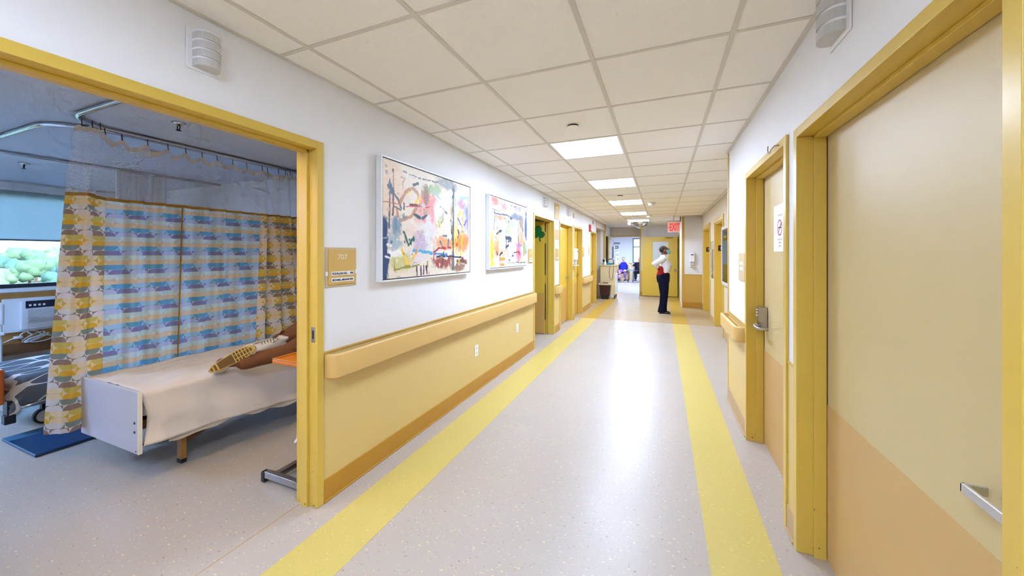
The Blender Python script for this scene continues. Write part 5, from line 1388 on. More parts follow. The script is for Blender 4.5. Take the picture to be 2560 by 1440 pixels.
# ---- window shade, air conditioner, cord
def shade_mat():
    m = cloth('roller_shade', (214, 226, 232), 0.7, var=0.03, scale=12)
    return m
t = thing('roller_shade', 'half-lowered blue-grey roller shade in the room window', 'shade', (WX, 0.5, 1.72))
MB().box(WX + 0.02, WX + 0.023, -2.15, 3.0, 1.735, 2.46).build('shade_cloth', shade_mat(), t)
MB().box(WX + 0.012, WX + 0.032, -2.15, 3.0, 1.715, 1.74).build('hem_bar', plain('shade_bar', (104, 112, 118), 0.5), t, bevel=0.003)
t = thing('air_conditioner', 'white wall air conditioner with a dark control strip under the window', 'air conditioner', (WX, 2.6, 0.34))
MB().box(WX, WX + 0.05, 2.10, 3.12, 0.335, 0.845).build('sleeve', 'white', t, bevel=0.01)
MB().box(WX + 0.05, WX + 0.13, 2.25, 3.0, 0.37, 0.81).build('front_cover', 'white', t, bevel=0.012)
MB().box(WX + 0.13, WX + 0.134, 2.29, 2.96, 0.69, 0.80).build('control_strip', plain('control_strip', (24, 34, 56), 0.2), t)
for i in range(4): MB().box(WX + 0.134, WX + 0.135, 2.32 + i * 0.045, 2.345 + i * 0.045, 0.72, 0.75).build('control_button', 'white', t)
MB().box(WX + 0.134, WX + 0.1355, 2.62, 2.66, 0.745, 0.755).build('display', 'paper', t)
for i in range(14): MB().box(WX + 0.13, WX + 0.136, 2.31, 2.94, 0.46 + i * 0.0155, 0.467 + i * 0.0155).build('grille_slat', 'louvre', t)
m = MB()
for k in range(4):
    m.tube([(WX + 0.03 + 0.01 * k, 2.36 + 0.10 * math.cos(a) * (1 + 0.1 * k) + 0.03 * k, 0.26 - 0.02 * k + (0.075 - 0.01 * k) * math.sin(a + k)) for a in [2 * PI * j / 16 for j in range(16)]], 0.008, 6, closed=True)
m.tube([(WX + 0.06, 2.33, 0.37), (WX + 0.06, 2.33, 0.32), (WX + 0.05, 2.38, 0.27)], 0.012, 6)
m.tube([(WX + 0.05, 2.30, 0.24), (WX + 0.05, 2.20, 0.25), (WX + 0.05, 2.10, 0.2)], 0.008, 6).box(WX + 0.03, WX + 0.07, 2.20, 2.28, 0.235, 0.275)
m.build('power_cord', 'white', t, smooth=True)
# white commode-style chair by the window, mostly out of view
t = thing('shower_chair', 'white plastic and grey tube chair near the window', 'chair', (-8.35, 1.75, 0))
MB().box(-8.62, -8.15, 1.50, 1.93, 0.42, 0.47).build('seat', 'white', t, bevel=0.02)
MB().box(-8.60, -8.17, 1.86, 1.93, 0.55, 0.86).build('backrest', 'white', t, bevel=0.03, seg=3)
for x, y in ((-8.58, 1.54), (-8.2, 1.54), (-8.58, 1.90), (-8.2, 1.90)):
    MB().tube([(x, y, 0.0), (x, y, 0.43)], 0.016, 8).build('leg', 'louvre', t)
    MB().cyl((x, y, 0), (x, y, 0.04), 0.022, n=10).build('foot_tip', 'black', t)
for x in (-8.58, -8.2): MB().tube([(x, 1.90, 0.43), (x, 1.90, 0.80), (x, 1.86, 0.84)], 0.016, 8).build('back_post', 'louvre', t)
# tan wardrobe against the head wall
t = thing('wardrobe', 'tan wardrobe against the head wall, top showing above the curtain', 'wardrobe', (-6.7, 3.3, 0))
MB().box(-7.05, -6.55, 2.98, 3.5, 0.0, 2.25).build('carcass', 'sign_edge', t, bevel=0.004)
MB().box(-6.79, -6.56, 2.975, 2.985, 0.05, 2.2).build('cabinet_door', 'sign_edge', t); MB().box(-7.04, -6.81, 2.975, 2.985, 0.05, 2.2).build('cabinet_door', 'sign_edge', t)
for x in (-6.83, -6.77): MB().box(x - 0.008, x + 0.008, 2.955, 2.975, 1.0, 1.12).build('handle', 'steel', t)
# gathered pale curtain on the far track
cols = [column([(-6.35 + 0.03 * math.sin(i * 1.9), 2.33 + i * 0.0155)] * 4) for i in range(34)]
t = thing('privacy_curtain', 'pale gathered curtain near the window, seen through the net', 'curtain', (-6.35, 2.6, 0.4))
strip_mesh('curtain_panel', cols, rows(cols, 2.575, 0.4, 6), cloth('pale_curtain', (214, 216, 226), 0.4), t)

# added fill panels, unseen from the camera, that brighten the patient room
def room_fill_panel(x, y, label, mat='room_lamp'):
    t = thing('ceiling_light', label, 'ceiling light', (x, y, RC - 0.06), 'room ceiling lights')
    m = MB().box(x - 0.32, x + 0.32, y - 0.62, y - 0.60, RC - 0.06, RC).box(x - 0.32, x + 0.32, y + 0.60, y + 0.62, RC - 0.06, RC).box(x - 0.32, x - 0.30, y - 0.6, y + 0.6, RC - 0.06, RC).box(x + 0.30, x + 0.32, y - 0.6, y + 0.6, RC - 0.06, RC)
    m.build('lamp_frame', 'white', t)
    MB().box(x - 0.30, x + 0.30, y - 0.60, y + 0.60, RC - 0.05, RC - 0.04).build('lamp_diffuser', M[mat], t)
M['room_lamp_cool'] = emit('window_bay_diffuser', (255, 255, 255), 38.0)
M['room_lamp_cool'].node_tree.nodes['Principled BSDF'].inputs['Emission Color'].default_value = (0.45, 0.74, 1.35, 1)
M['room_lamp_dim'] = emit('room_lamp_dim_diffuser', (255, 234, 200), 4.2)
M['room_lamp'] = emit('room_lamp_diffuser', (255, 234, 204), 1.3)
room_fill_panel(-2.75, 2.65, 'lit ceiling panel above the head of the made bed')  # added to light the bed and the curtain front
room_fill_panel(-2.55, 0.45, 'dimly lit ceiling panel just inside the patient room', 'room_lamp_dim')  # added to brighten the floor near the doorway
room_fill_panel(-6.7, -0.9, 'lit ceiling panel on the window side of the patient room', 'room_lamp_cool')  # added blue fill in place of daylight from the window
# ================================================================== FAR END OF THE CORRIDOR
# ---- medication cart in front of the alcove
M['cart'] = plain('cart_beige', (222, 200, 152), 0.45, var=0.03)
cx0, cx1, cy0, cy1 = -1.965, -1.445, 12.75, 13.32
t = thing('medication_cart', 'beige wheeled cart with an arm and supplies on top, by the alcove', 'cart', (-1.7, 13.0, 0))
MB().box(cx0, cx1 - 0.02, cy0, cy1, 0.14, 1.12).build('cabinet_body', 'cart', t, bevel=0.008)
MB().box(cx1 - 0.02, cx1, cy0 + 0.01, cy1 - 0.01, 0.16, 0.86).build('side_panel', 'white', t, bevel=0.006)
MB().box(cx0 - 0.02, cx1 + 0.015, cy0 - 0.02, cy1 + 0.02, 1.12, 1.15).build('work_top', 'cart', t, bevel=0.008)
m = MB().box(cx0 - 0.02, cx1 + 0.015, cy1, cy1 + 0.02, 1.15, 1.20)
m.build('back_rail', 'cart', t)
for x, y in ((cx0 + 0.05, cy0 + 0.06), (cx1 - 0.05, cy0 + 0.06), (cx0 + 0.05, cy1 - 0.06), (cx1 - 0.05, cy1 - 0.06)):
    MB().cyl((x - 0.015, y, 0.055), (x + 0.015, y, 0.055), 0.055, n=18).build('caster_wheel', 'black', t)
    MB().box(x - 0.022, x + 0.022, y - 0.02, y + 0.02, 0.09, 0.14).build('caster_fork', 'steel', t)
m = MB().tube([(-1.56, 13.0, 1.15), (-1.56, 13.0, 1.30), (-1.60, 12.98, 1.36), (-1.86, 12.88, 1.30)], 0.014, 8)
m.build('lamp_arm', 'black', t, smooth=True)
MB().box(-1.90, -1.84, 12.85, 12.91, 1.25, 1.34).build('arm_clamp', 'black', t, bevel=0.01)
MB().obox((-1.575, 13.0, 1.58), (0.028, 0, 0), (0, 0.02, 0), (0, 0, 0.2)).build('monitor_arm', plain('arm_grey', (92, 98, 112), 0.4), t, bevel=0.01)
MB().tube([(-1.565, 13.0, 1.78), (-1.565, 13.0, 2.0)], 0.010, 8).build('arm_rod', 'steel', t)
m = MB().tube([(-1.63, cy0 - 0.012, 1.10), (-1.66, cy0 - 0.014, 0.9), (-1.645, cy0 - 0.014, 0.72), (-1.59, cy0 - 0.014, 0.64), (-1.54, cy0 - 0.014, 0.70), (-1.53, cy0 - 0.014, 0.9), (-1.515, cy0 - 0.012, 1.10)], 0.005, 6)
m.build('cable', 'ink', t, smooth=True)
tag(MB().obox((-1.73, 12.98, 1.181), (0.15, 0, 0), (0, 0.11, 0), (0, 0, 0.03)).build('glove_box', plain('teal_cloth', (26, 122, 140), 0.7), bevel=0.02, seg=3), 'teal bundle lying on the cart top', 'supplies')
o = MB().lathe((-1.49, 13.10, 1.1505), [(0, 0), (0.075, 0), (0.07, 0.02), (0.018, 0.32), (0, 0.325)], 20).build('paper_cone_stack', plain('cream_cone', (226, 214, 184), 0.7), smooth=True)
tag(o, 'tall cream cone on the cart top', 'cone')
for i, (x, y, h, lb) in enumerate(((-1.82, 12.86, 0.10, 'white cup at the front of the cart top'), (-1.86, 13.1, 0.2, 'white bottle at the wall end of the cart top'), (-1.62, 13.18, 0.16, 'pale jar at the back of the cart top'))):
    tt = thing('supply_container', lb, 'container', (x, y, 1.15), 'containers on the cart top')
    MB().lathe((x, y, 1.1505), [(0, 0), (0.038, 0), (0.04, h * 0.75), (0.018, h * 0.85), (0.018, h), (0, h)], 16).build('body', 'white', tt, smooth=True)
    MB().lathe((x, y, 1.1505), [(0, h), (0.021, h), (0.021, h + 0.02), (0, h + 0.02)], 16).build('cap', 'louvre', tt)
# waste bin hung on the cart front
t = thing('waste_bin', 'dark brown bin with a beige rim on the cart front', 'bin', (-1.78, 12.6, 0.1))
M['bin_brown'] = plain('bin_brown', (58, 24, 20), 0.45)
m = MB()
b0, b1 = [(-1.93, 12.52), (-1.63, 12.72)], [(-1.965, 12.495), (-1.60, 12.735)]
def frust(m, lo, hi, z0, z1):
    vs = [(lo[0][0], lo[0][1], z0), (lo[1][0], lo[0][1], z0), (lo[1][0], lo[1][1], z0), (lo[0][0], lo[1][1], z0),
          (hi[0][0], hi[0][1], z1), (hi[1][0], hi[0][1], z1), (hi[1][0], hi[1][1], z1), (hi[0][0], hi[1][1], z1)]
    return m.add(vs, [(0, 3, 2, 1), (4, 5, 6, 7), (0, 1, 5, 4), (1, 2, 6, 5), (2, 3, 7, 6), (3, 0, 4, 7)])
frust(m, b0, b1, 0.11, 0.50).build('bin_body', 'bin_brown', t, bevel=0.012)
m = MB().box(-1.985, -1.58, 12.475, 12.50, 0.48, 0.53).box(-1.985, -1.58, 12.725, 12.748, 0.48, 0.53).box(-1.985, -1.96, 12.5, 12.725, 0.48, 0.53).box(-1.605, -1.58, 12.5, 12.725, 0.48, 0.53)
m.build('bin_rim', 'cart', t, bevel=0.005)
MB().box(-1.96, -1.605, 12.5, 12.725, 0.505, 0.52).build('bin_opening', 'black', t)
MB().box(-1.86, -1.70, 12.70, 12.752, 0.52, 0.56).build('hanger', 'steel', t)
MB().box(-1.9, -1.66, 12.54, 12.7, 0.0, 0.11).build('dolly', 'black', t, bevel=0.01)

# ---- dark chair in the alcove
t = thing('office_chair', 'dark padded chair standing in the alcove behind the cart', 'chair', (-2.2, 12.2, 0))
MB().box(-2.42, -2.0, 12.0, 12.42, 0.42, 0.50).build('seat', 'bin_brown', t, bevel=0.03, seg=3)
MB().box(-2.45, -2.38, 12.02, 12.40, 0.58, 1.0).build('backrest', 'black', t, bevel=0.03, seg=3)
for x, y in ((-2.40, 12.03), (-2.03, 12.03), (-2.40, 12.39), (-2.03, 12.39)): MB().tube([(x, y, 0), (x, y, 0.44)], 0.014, 8).build('leg', 'black', t)
for y in (12.03, 12.39): MB().tube([(-2.41, y, 0.46), (-2.41, y, 0.6)], 0.012, 8).build('back_post', 'black', t)

# ================================================================== DAYROOM
t = thing('wall_calendar', 'white calendar sheet showing 25 on the dayroom wall', 'calendar', (-2.5, YF, 1.75))
yc = YF - 0.004
MB().box(-2.66, -2.33, yc, YF, 1.78, 2.22).build('sheet', 'paper', t)
MB().box(-2.66, -2.33, yc - 0.002, yc, 2.11, 2.22).build('header_bar', plain('calendar_teal', (44, 84, 98), 0.6), t)
MB().box(-2.66, -2.645, yc - 0.002, yc, 1.78, 2.11).box(-2.345, -2.33, yc - 0.002, yc, 1.78, 2.11).box(-2.66, -2.33, yc - 0.002, yc, 1.78, 1.795).build('border', 'louvre', t)
text('lettering', '25', 0.25, 'ink', t, (-2.495, yc - 0.001, 1.86), (1, 0, 0), (0, 0, 1), sx=0.9, bold=0.012)
for i in range(4): MB().box(-2.62 + i * 0.07, -2.58 + i * 0.07, yc - 0.0025, yc - 0.002, 2.15, 2.18).build('header_text', 'paper', t)
for i, z in enumerate((1.56, 1.30, 1.04)):
    tt = thing('wall_pocket', 'white wall pocket holding papers, %s of three under the calendar' % ('topmost', 'middle', 'lowest')[i], 'wall pocket', (-2.46, YF, z), 'wall pockets under the calendar')
    MB().box(-2.56, -2.36, YF - 0.05, YF, z, z + 0.13).build('pocket', 'white', tt)
    MB().box(-2.54, -2.40, YF - 0.035, YF - 0.015, z + 0.02, z + 0.19).build('paper_sheet', 'louvre', tt)
# overbed-style table beside the seated people
t = thing('side_table', 'slim steel table with a teal top between the seated people', 'table', (-1.55, 20.6, 0))
MB().box(-1.74, -1.42, 20.3, 20.8, 0.66, 0.69).build('table_top', plain('teal_top', (60, 140, 150), 0.4), t, bevel=0.006)
MB().box(-1.575, -1.54, 20.55, 20.6, 0.05, 0.66).build('column', 'chrome', t)
MB().box(-1.95, -1.2, 20.55, 20.6, 0.02, 0.06).box(-1.95, -1.9, 20.3, 20.85, 0.02, 0.06).box(-1.25, -1.2, 20.3, 20.85, 0.02, 0.06).build('base_bar', 'chrome', t)
def wheelchair(x, y, label, col):
    t = thing('wheelchair', label, 'wheelchair', (x, y, 0), 'wheelchairs in the dayroom')
    MB().box(x - 0.24, x + 0.24, y - 0.22, y + 0.22, 0.46, 0.51).build('seat', col, t, bevel=0.015)
    MB().box(x - 0.23, x + 0.23, y + 0.20, y + 0.25, 0.50, 0.95).build('backrest', col, t, bevel=0.015)
    for s in (-1, 1):
        n = 20
        MB().tube([(x + s * 0.29, y + 0.12 + 0.30 * math.cos(2 * PI * k / n), 0.302 + 0.30 * math.sin(2 * PI * k / n)) for k in range(n)], 0.016, 6, closed=True).build('wheel', 'black', t)
        MB().cyl((x + s * 0.29 - 0.012, y - 0.28, 0.08), (x + s * 0.29 + 0.012, y - 0.28, 0.08), 0.08, n=14).build('caster_wheel', 'black', t)
        MB().tube([(x + s * 0.25, y + 0.24, 0.95), (x + s * 0.25, y + 0.24, 0.5), (x + s * 0.25, y - 0.24, 0.48), (x + s * 0.25, y - 0.30, 0.10)], 0.012, 6).tube([(x + s * 0.25, y + 0.22, 0.70), (x + s * 0.25, y - 0.18, 0.70), (x + s * 0.25, y - 0.2, 0.48)], 0.012, 6).build('side_frame', 'steel', t)
        MB().box(x + s * 0.14 - 0.07, x + s * 0.14 + 0.07, y - 0.52, y - 0.38, 0.10, 0.125).build('footrest', 'black', t)
        MB().tube([(x + s * 0.24, y - 0.22, 0.46), (x + s * 0.15, y - 0.44, 0.12)], 0.01, 6).build('footrest_bar', 'steel', t)
    MB().tube([(x - 0.29, y + 0.12, 0.302), (x + 0.29, y + 0.12, 0.302)], 0.012, 6).build('axle', 'steel', t)
wheelchair(-1.98, 20.75, 'wheelchair under the person in bright blue', 'black')
wheelchair(-1.16, 20.85, 'wheelchair under the person in dark clothes', 'black')
t = thing('handbag', 'black bag beside the person in blue', 'bag', (-2.42, 20.7, 0))
MB().box(-2.55, -2.32, 20.55, 20.9, 0.64, 0.98).build('bag_body', 'black', t, bevel=0.05, seg=3)
MB().tube([(-2.5, 20.7, 0.96), (-2.48, 20.7, 1.06), (-2.40, 20.7, 1.06), (-2.38, 20.7, 0.96)], 0.012, 6).build('strap', 'black', t)
MB().box(-2.62, -2.27, 20.5, 20.95, 0.60, 0.64).box(-2.47, -2.41, 20.70, 20.76, 0, 0.6).box(-2.58, -2.30, 20.6, 20.86, 0, 0.03).build('stand', 'black', t)

M['day_lamp'] = emit('dayroom_diffuser', (255, 255, 255), LAMP * 2.0)  # added fill panels that brighten the dayroom
M['day_lamp'].node_tree.nodes['Principled BSDF'].inputs['Emission Color'].default_value = (0.74, 0.90, 1.3, 1)
for i, (x, y) in enumerate(((-2.2, 17.0), (-0.4, 17.0), (-2.2, 20.0), (-0.4, 20.0))):
    tt = thing('ceiling_light', 'lit square panel in the dayroom ceiling, %s' % ('nearer of two on the calendar side', 'nearer of two on the far side', 'farther of two on the calendar side', 'farther of two on the far side')[i], 'ceiling light', (x, y, 2.72), 'dayroom ceiling lights')
    m = MB().box(x - 0.32, x + 0.32, y - 0.32, y - 0.30, 2.72, 2.75).box(x - 0.32, x + 0.32, y + 0.30, y + 0.32, 2.72, 2.75).box(x - 0.32, x - 0.30, y - 0.30, y + 0.30, 2.72, 2.75).box(x + 0.30, x + 0.32, y - 0.30, y + 0.30, 2.72, 2.75)
    m.build('lamp_frame', 'white', tt)
    MB().box(x - 0.30, x + 0.30, y - 0.30, y + 0.30, 2.725, 2.735).build('lamp_diffuser', M['day_lamp'], tt)
# ================================================================== PEOPLE
def organic(name, m, mat, parent, voxel=0.010, smooth=5, fac=0.6):
    """fuse overlapping limbs into one continuous skin"""
    o = m.build(name, mat, parent, smooth=True)
    r = o.modifiers.new('fuse', 'REMESH'); r.mode = 'VOXEL'; r.voxel_size = voxel; r.use_smooth_shade = True
    if smooth:
        s = o.modifiers.new('relax', 'SMOOTH'); s.iterations = smooth; s.factor = fac
    dg = bpy.context.evaluated_depsgraph_get()
    me = bpy.data.meshes.new_from_object(o.evaluated_get(dg))
    o.modifiers.clear()
    old = o.data; o.data = me; me.name = name
    bpy.data.meshes.remove(old)
    me.polygons.foreach_set('use_smooth', [True] * len(me.polygons))
    return o

def hand(m, wrist, fwd, up, thumb_side, sc_=1.0, curl=0.5):
    """palm plus five bent fingers; fwd = wrist-to-knuckle, up = back of hand"""
    w_, f_, u_ = Vector(wrist), Vector(fwd).normalized(), Vector(up)
    u_ = (u_ - f_ * u_.dot(f_)).normalized()
    s_ = f_.cross(u_) * thumb_side
    P = lambda a, b, c: w_ + (f_ * a + s_ * b + u_ * c) * sc_
    for b in (-0.026, -0.009, 0.009, 0.026): m.capsule(P(0.01, b * 0.6, 0), P(0.075, b, 0), 0.015 * sc_, 0.013 * sc_, 8)
    for b, ln in ((0.029, 0.070), (0.010, 0.080), (-0.010, 0.074), (-0.028, 0.058)):
        d, p = 0.0, P(0.078, b, 0)
        ang = 0.0
        for k in range(3):
            ang -= curl * (0.4, 0.7, 0.5)[k]
            q = p + (f_ * math.cos(ang) + u_ * math.sin(ang)) * ln * (0.45, 0.32, 0.23)[k] * sc_
            m.capsule(p, q, (0.0095 - 0.0008 * k) * sc_, (0.0088 - 0.0008 * k) * sc_, 8)
            p = q
    a = P(0.02, 0.028, -0.004); b = P(0.052, 0.055, -0.014); c = P(0.080, 0.060, -0.028)
    m.capsule(a, b, 0.013 * sc_, 0.0105 * sc_, 8); m.capsule(b, c, 0.0105 * sc_, 0.0085 * sc_, 8)
    return m

def head_mesh(m, c, fwd, up, s=1.0):
    """skull, jaw, nose, ears, brow; c = centre of skull"""
    c, f_, u_ = Vector(c), Vector(fwd).normalized(), Vector(up)
    u_ = (u_ - f_ * u_.dot(f_)).normalized()
    r_ = f_.cross(u_)
    rot = Matrix((f_, r_, u_)).transposed()
    P = lambda a, b, d: c + (f_ * a + r_ * b + u_ * d) * s
    m.ell(P(-0.012, 0, 0.025), 0.097 * s, 0.076 * s, 0.092 * s, rot=rot)
    m.ell(P(0.030, 0, -0.035), 0.066 * s, 0.060 * s, 0.082 * s, rot=rot)
    m.ell(P(0.062, 0, -0.090), 0.028 * s, 0.034 * s, 0.026 * s, rot=rot)
    m.capsule(P(0.088, 0, 0.012), P(0.106, 0, -0.026), 0.010 * s, 0.016 * s)
    m.ell(P(0.096, 0, -0.030), 0.016 * s, 0.019 * s, 0.011 * s, rot=rot)
    m.ell(P(0.086, 0, -0.062), 0.014 * s, 0.026 * s, 0.014 * s, rot=rot)
    m.capsule(P(0.078, -0.035, 0.024), P(0.078, 0.035, 0.024), 0.014 * s)
    for k in (-1, 1):
        m.ell(P(-0.006, k * 0.078, -0.012), 0.022 * s, 0.010 * s, 0.034 * s, rot=rot)
    return P, rot
def face_parts(P, rot, parent, s, mask=False, glasses=False, brow=(30, 22, 18)):
    e = MB()
    for k in (-1, 1): e.ell(P(0.081, k * 0.031, 0.004), 0.011 * s, 0.014 * s, 0.009 * s, 10, 6, rot=rot)
    e.build('eye', plain('eye_white', (222, 216, 208), 0.2), parent, smooth=True)
    e = MB()
    for k in (-1, 1): e.ell(P(0.089, k * 0.031, 0.003), 0.0045 * s, 0.0065 * s, 0.0065 * s, 8, 6, rot=rot)
    e.build('iris', 'ink', parent, smooth=True)
    e = MB()
    for k in (-1, 1): e.capsule(P(0.092, k * 0.018, 0.026), P(0.080, k * 0.046, 0.028), 0.005 * s, 0.003 * s, 8)
    e.build('eyebrow', plain('brow', brow, 0.8), parent, smooth=True)
    if not mask:
        MB().capsule(P(0.0985, -0.020, -0.062), P(0.0985, 0.020, -0.062), 0.0045 * s, 0.0045 * s, 8).build('lips', plain('lips', (150, 84, 76), 0.5), parent, smooth=True)
    if glasses:
        g = MB()
        for k in (-1, 1):
            n = 14
            g.tube([P(0.102, k * 0.034 + 0.024 * math.cos(2 * PI * j / n), 0.002 + 0.019 * math.sin(2 * PI * j / n)) for j in range(n)], 0.0025 * s, 6, closed=True)
            g.tube([P(0.100, k * 0.058, 0.008), P(0.0, k * 0.088, 0.012)], 0.0025 * s, 6)
        g.tube([P(0.105, -0.012, 0.004), P(0.105, 0.012, 0.004)], 0.0025 * s, 6)
        g.build('glasses', 'black', parent)

M['skin_dark'] = plain('skin_deep_brown', (104, 58, 40), 0.5, var=0.06)
M['skin_light'] = plain('skin_tan', (206, 156, 132), 0.5, var=0.05)
M['skin_mid'] = plain('skin_mid', (176, 120, 96), 0.5, var=0.05)
M['hair_dark'] = plain('hair_dark', (28, 22, 20), 0.8, bump=0.6, bscale=200)
M['white_cloth'] = cloth('white_top', (214, 214, 222), 0.0, var=0.05, scale=24)
M['navy_cloth'] = cloth('navy_trousers', (13, 15, 42), 0.0, var=0.12, scale=20)
M['red_cloth'] = cloth('red_underlayer', (150, 26, 30), 0.0, var=0.12, scale=30)
M['mask_blue'] = cloth('mask_blue', (142, 200, 210), 0.2)

# ---- person stretching in the corridor: profile, facing +X, head tipped back, hands on lower back
px, py = 0.03, 10.0
V = lambda x, y, z: (px + x, py + y, z)
per = thing('person', 'standing person in white top, navy trousers and face mask, hands on lower back', 'person', V(0, 0, 0))
b = MB()
tilt = math.radians(24)
hf, hu = Vector((math.cos(tilt), 0, math.sin(tilt))), Vector((-math.sin(tilt), 0, math.cos(tilt)))
HP, hrot = head_mesh(b, V(0.030, 0, 1.612), hf, hu, 1.03)
b.capsule(V(0.0, 0, 1.42), V(0.018, 0, 1.56), 0.062, 0.058)
# trunk under the clothes
b.loft([(V(0.0, 0, 0.90), (0.11, 0, 0), (0, 0.15, 0)), (V(0.02, 0, 1.05), (0.105, 0, 0), (0, 0.14, 0)), (V(0.045, 0, 1.22), (0.115, 0, 0), (0, 0.155, 0)), (V(0.01, 0, 1.40), (0.08, 0, 0), (0, 0.16, 0)), (V(0.0, 0, 1.45), (0.05, 0, 0), (0, 0.10, 0))])
for s in (-1, 1):
    b.capsule(V(-0.02, s * 0.165, 1.39), V(-0.215, s * 0.235, 1.275), 0.048, 0.040)
    b.capsule(V(-0.215, s * 0.235, 1.275), V(-0.125, s * 0.135, 1.155), 0.040, 0.028)
    hand(b, V(-0.125, s * 0.135, 1.155), (0.45, -s * 0.75, -0.25), (-0.75, s * 0.3, 0.2), s, 1.0, 0.25)
    b.capsule(V(0.0, s * 0.09, 0.90), V(0.015, s * 0.10, 0.50), 0.085, 0.058)
    b.capsule(V(0.015, s * 0.10, 0.50), V(-0.015, s * 0.095, 0.09), 0.058, 0.038)
    b.capsule(V(-0.05, s * 0.095, 0.055), V(0.11, s * 0.10, 0.035), 0.036, 0.028)
body = organic('body', b, 'skin_dark', per, 0.007, 4)
face_parts(HP, hrot, per, 1.03, mask=True)
h = MB(); h.ell(HP(-0.024, 0, 0.036), 0.095, 0.082, 0.092, rot=hrot)
hair = h.build('hair', 'hair_dark', per, smooth=True)
mk = MB()
def mask_pt(a, c):
    th = (a - 0.5) * 2.3
    z = 0.0 - c * 0.105
    rad = 0.098 + 0.026 * math.cos(th) * (1 - abs(2 * c - 0.9) * 0.6)
    return HP(-0.012 + rad * math.cos(th) * 1.05, 0.082 * math.sin(th), -0.018 + z)
mk.grid(mask_pt, 16, 10)
o = mk.build('face_mask', 'mask_blue', per, smooth=True)
o.modifiers.new('thick', 'SOLIDIFY').thickness = 0.004
for k in (-1, 1): MB().tube([HP(0.045, k * 0.078, -0.03), HP(0.0, k * 0.090, 0.012), HP(-0.012, k * 0.088, -0.02)], 0.0022, 6).build('mask_loop', 'white', per)
c = MB()
c.loft([(V(0.055, 0, 1.045), (0.112, 0, 0.02), (0, 0.175, 0)), (V(0.052, 0, 1.10), (0.132, 0, 0.02), (0, 0.18, 0)), (V(0.062, 0, 1.22), (0.148, 0, 0.02), (0, 0.18, 0)), (V(0.04, 0, 1.32), (0.128, 0, 0), (0, 0.182, 0)),
        (V(0.008, 0, 1.41), (0.098, 0, 0), (0, 0.165, 0)), (V(-0.002, 0, 1.465), (0.072, 0, 0), (0, 0.085, 0)), (V(0.008, 0, 1.505), (0.070, 0, 0.01), (0, 0.072, 0))], 24)
for s in (-1, 1):
    c.capsule(V(-0.015, s * 0.165, 1.385), V(-0.21, s * 0.235, 1.275), 0.076, 0.062)
    c.capsule(V(-0.21, s * 0.235, 1.275), V(-0.150, s * 0.160, 1.195), 0.060, 0.050)
organic('top_garment', c, 'white_cloth', per, 0.010, 6)
c = MB()
c.loft([(V(-0.015, 0, 0.99), (0.145, 0, 0), (0, 0.182, 0)), (V(-0.010, 0, 1.06), (0.128, 0, 0), (0, 0.172, 0)), (V(-0.005, 0, 1.16), (0.118, 0, 0), (0, 0.168, 0)), (V(0.0, 0, 1.22), (0.10, 0, 0), (0, 0.15, 0))], 24)
organic('under_layer', c, 'red_cloth', per, 0.010, 4)
c = MB()
c.loft([(V(0.0, 0, 0.80), (0.145, 0, 0), (0, 0.175, 0)), (V(-0.005, 0, 0.92), (0.160, 0, 0), (0, 0.19, 0)), (V(0.0, 0, 1.02), (0.152, 0, 0), (0, 0.182, 0)), (V(0.0, 0, 1.035), (0.148, 0, 0), (0, 0.178, 0))], 24)
for s in (-1, 1):
    c.loft([(V(0.0, s * 0.085, 0.86), (0.135, 0, 0), (0, 0.095, 0)), (V(0.012, s * 0.092, 0.68), (0.118, 0, 0), (0, 0.088, 0)), (V(0.018, s * 0.095, 0.50), (0.098, 0, 0), (0, 0.080, 0)), (V(0.0, s * 0.095, 0.28), (0.092, 0, 0), (0, 0.078, 0)), (V(-0.012 - 0.03 * (s < 0), s * 0.095, 0.055), (0.098, 0, 0), (0, 0.082, 0))], 20)
organic('trousers', c, 'navy_cloth', per, 0.010, 5)
for s in (-1, 1):
    sh = MB()
    sh.loft([(V(-0.10, s * 0.095, 0.045), (0, 0, 0.032), (0, 0.03, 0)), (V(-0.07, s * 0.095, 0.05), (0, 0, 0.045), (0, 0.04, 0)), (V(0.02, s * 0.098, 0.05), (0, 0, 0.045), (0, 0.042, 0)), (V(0.11, s * 0.10, 0.036), (0, 0, 0.032), (0, 0.046, 0)), (V(0.165, s * 0.10, 0.026), (0, 0, 0.016), (0, 0.03, 0))], 16)
    so_ = sh.build('shoe', 'black', per, smooth=True)
    n = 20
    MB().prism([(0.035 + 0.140 * math.cos(2 * PI * k / n), 0.046 * math.sin(2 * PI * k / n)) for k in range(n)], lambda a, b_, d: V(a, s * 0.098 + b_, d), 0.0, 0.018).build('shoe_sole', 'offwhite', so_)

# ---- person lying on the made bed, feet towards the footboard
M['brown_cloth'] = cloth('brown_trousers', (122, 78, 52), 0.0, var=0.14, scale=22)
M['grey_shirt'] = cloth('grey_shirt', (140, 140, 150), 0.0)
lie = thing('person', 'person lying on the made bed, brown trousers and white lace-up shoes showing', 'person', (-3.2, 2.4, 0.61))
b = MB()
HPl, hrl = head_mesh(b, (-3.45, 3.12, 0.80), (0, -0.15, 1), (0, 1, 0.15), 1.0)
b.capsule((-3.44, 2.96, 0.76), (-3.45, 3.05, 0.78), 0.058)
b.loft([((-3.20, 2.52, 0.73), (0.16, 0.04, 0), (0, 0, 0.10)), ((-3.30, 2.68, 0.74), (0.16, 0.04, 0), (0, 0, 0.11)), ((-3.40, 2.85, 0.75), (0.18, 0.03, 0), (0, 0, 0.11)), ((-3.43, 2.94, 0.75), (0.12, 0.02, 0), (0, 0, 0.08))])
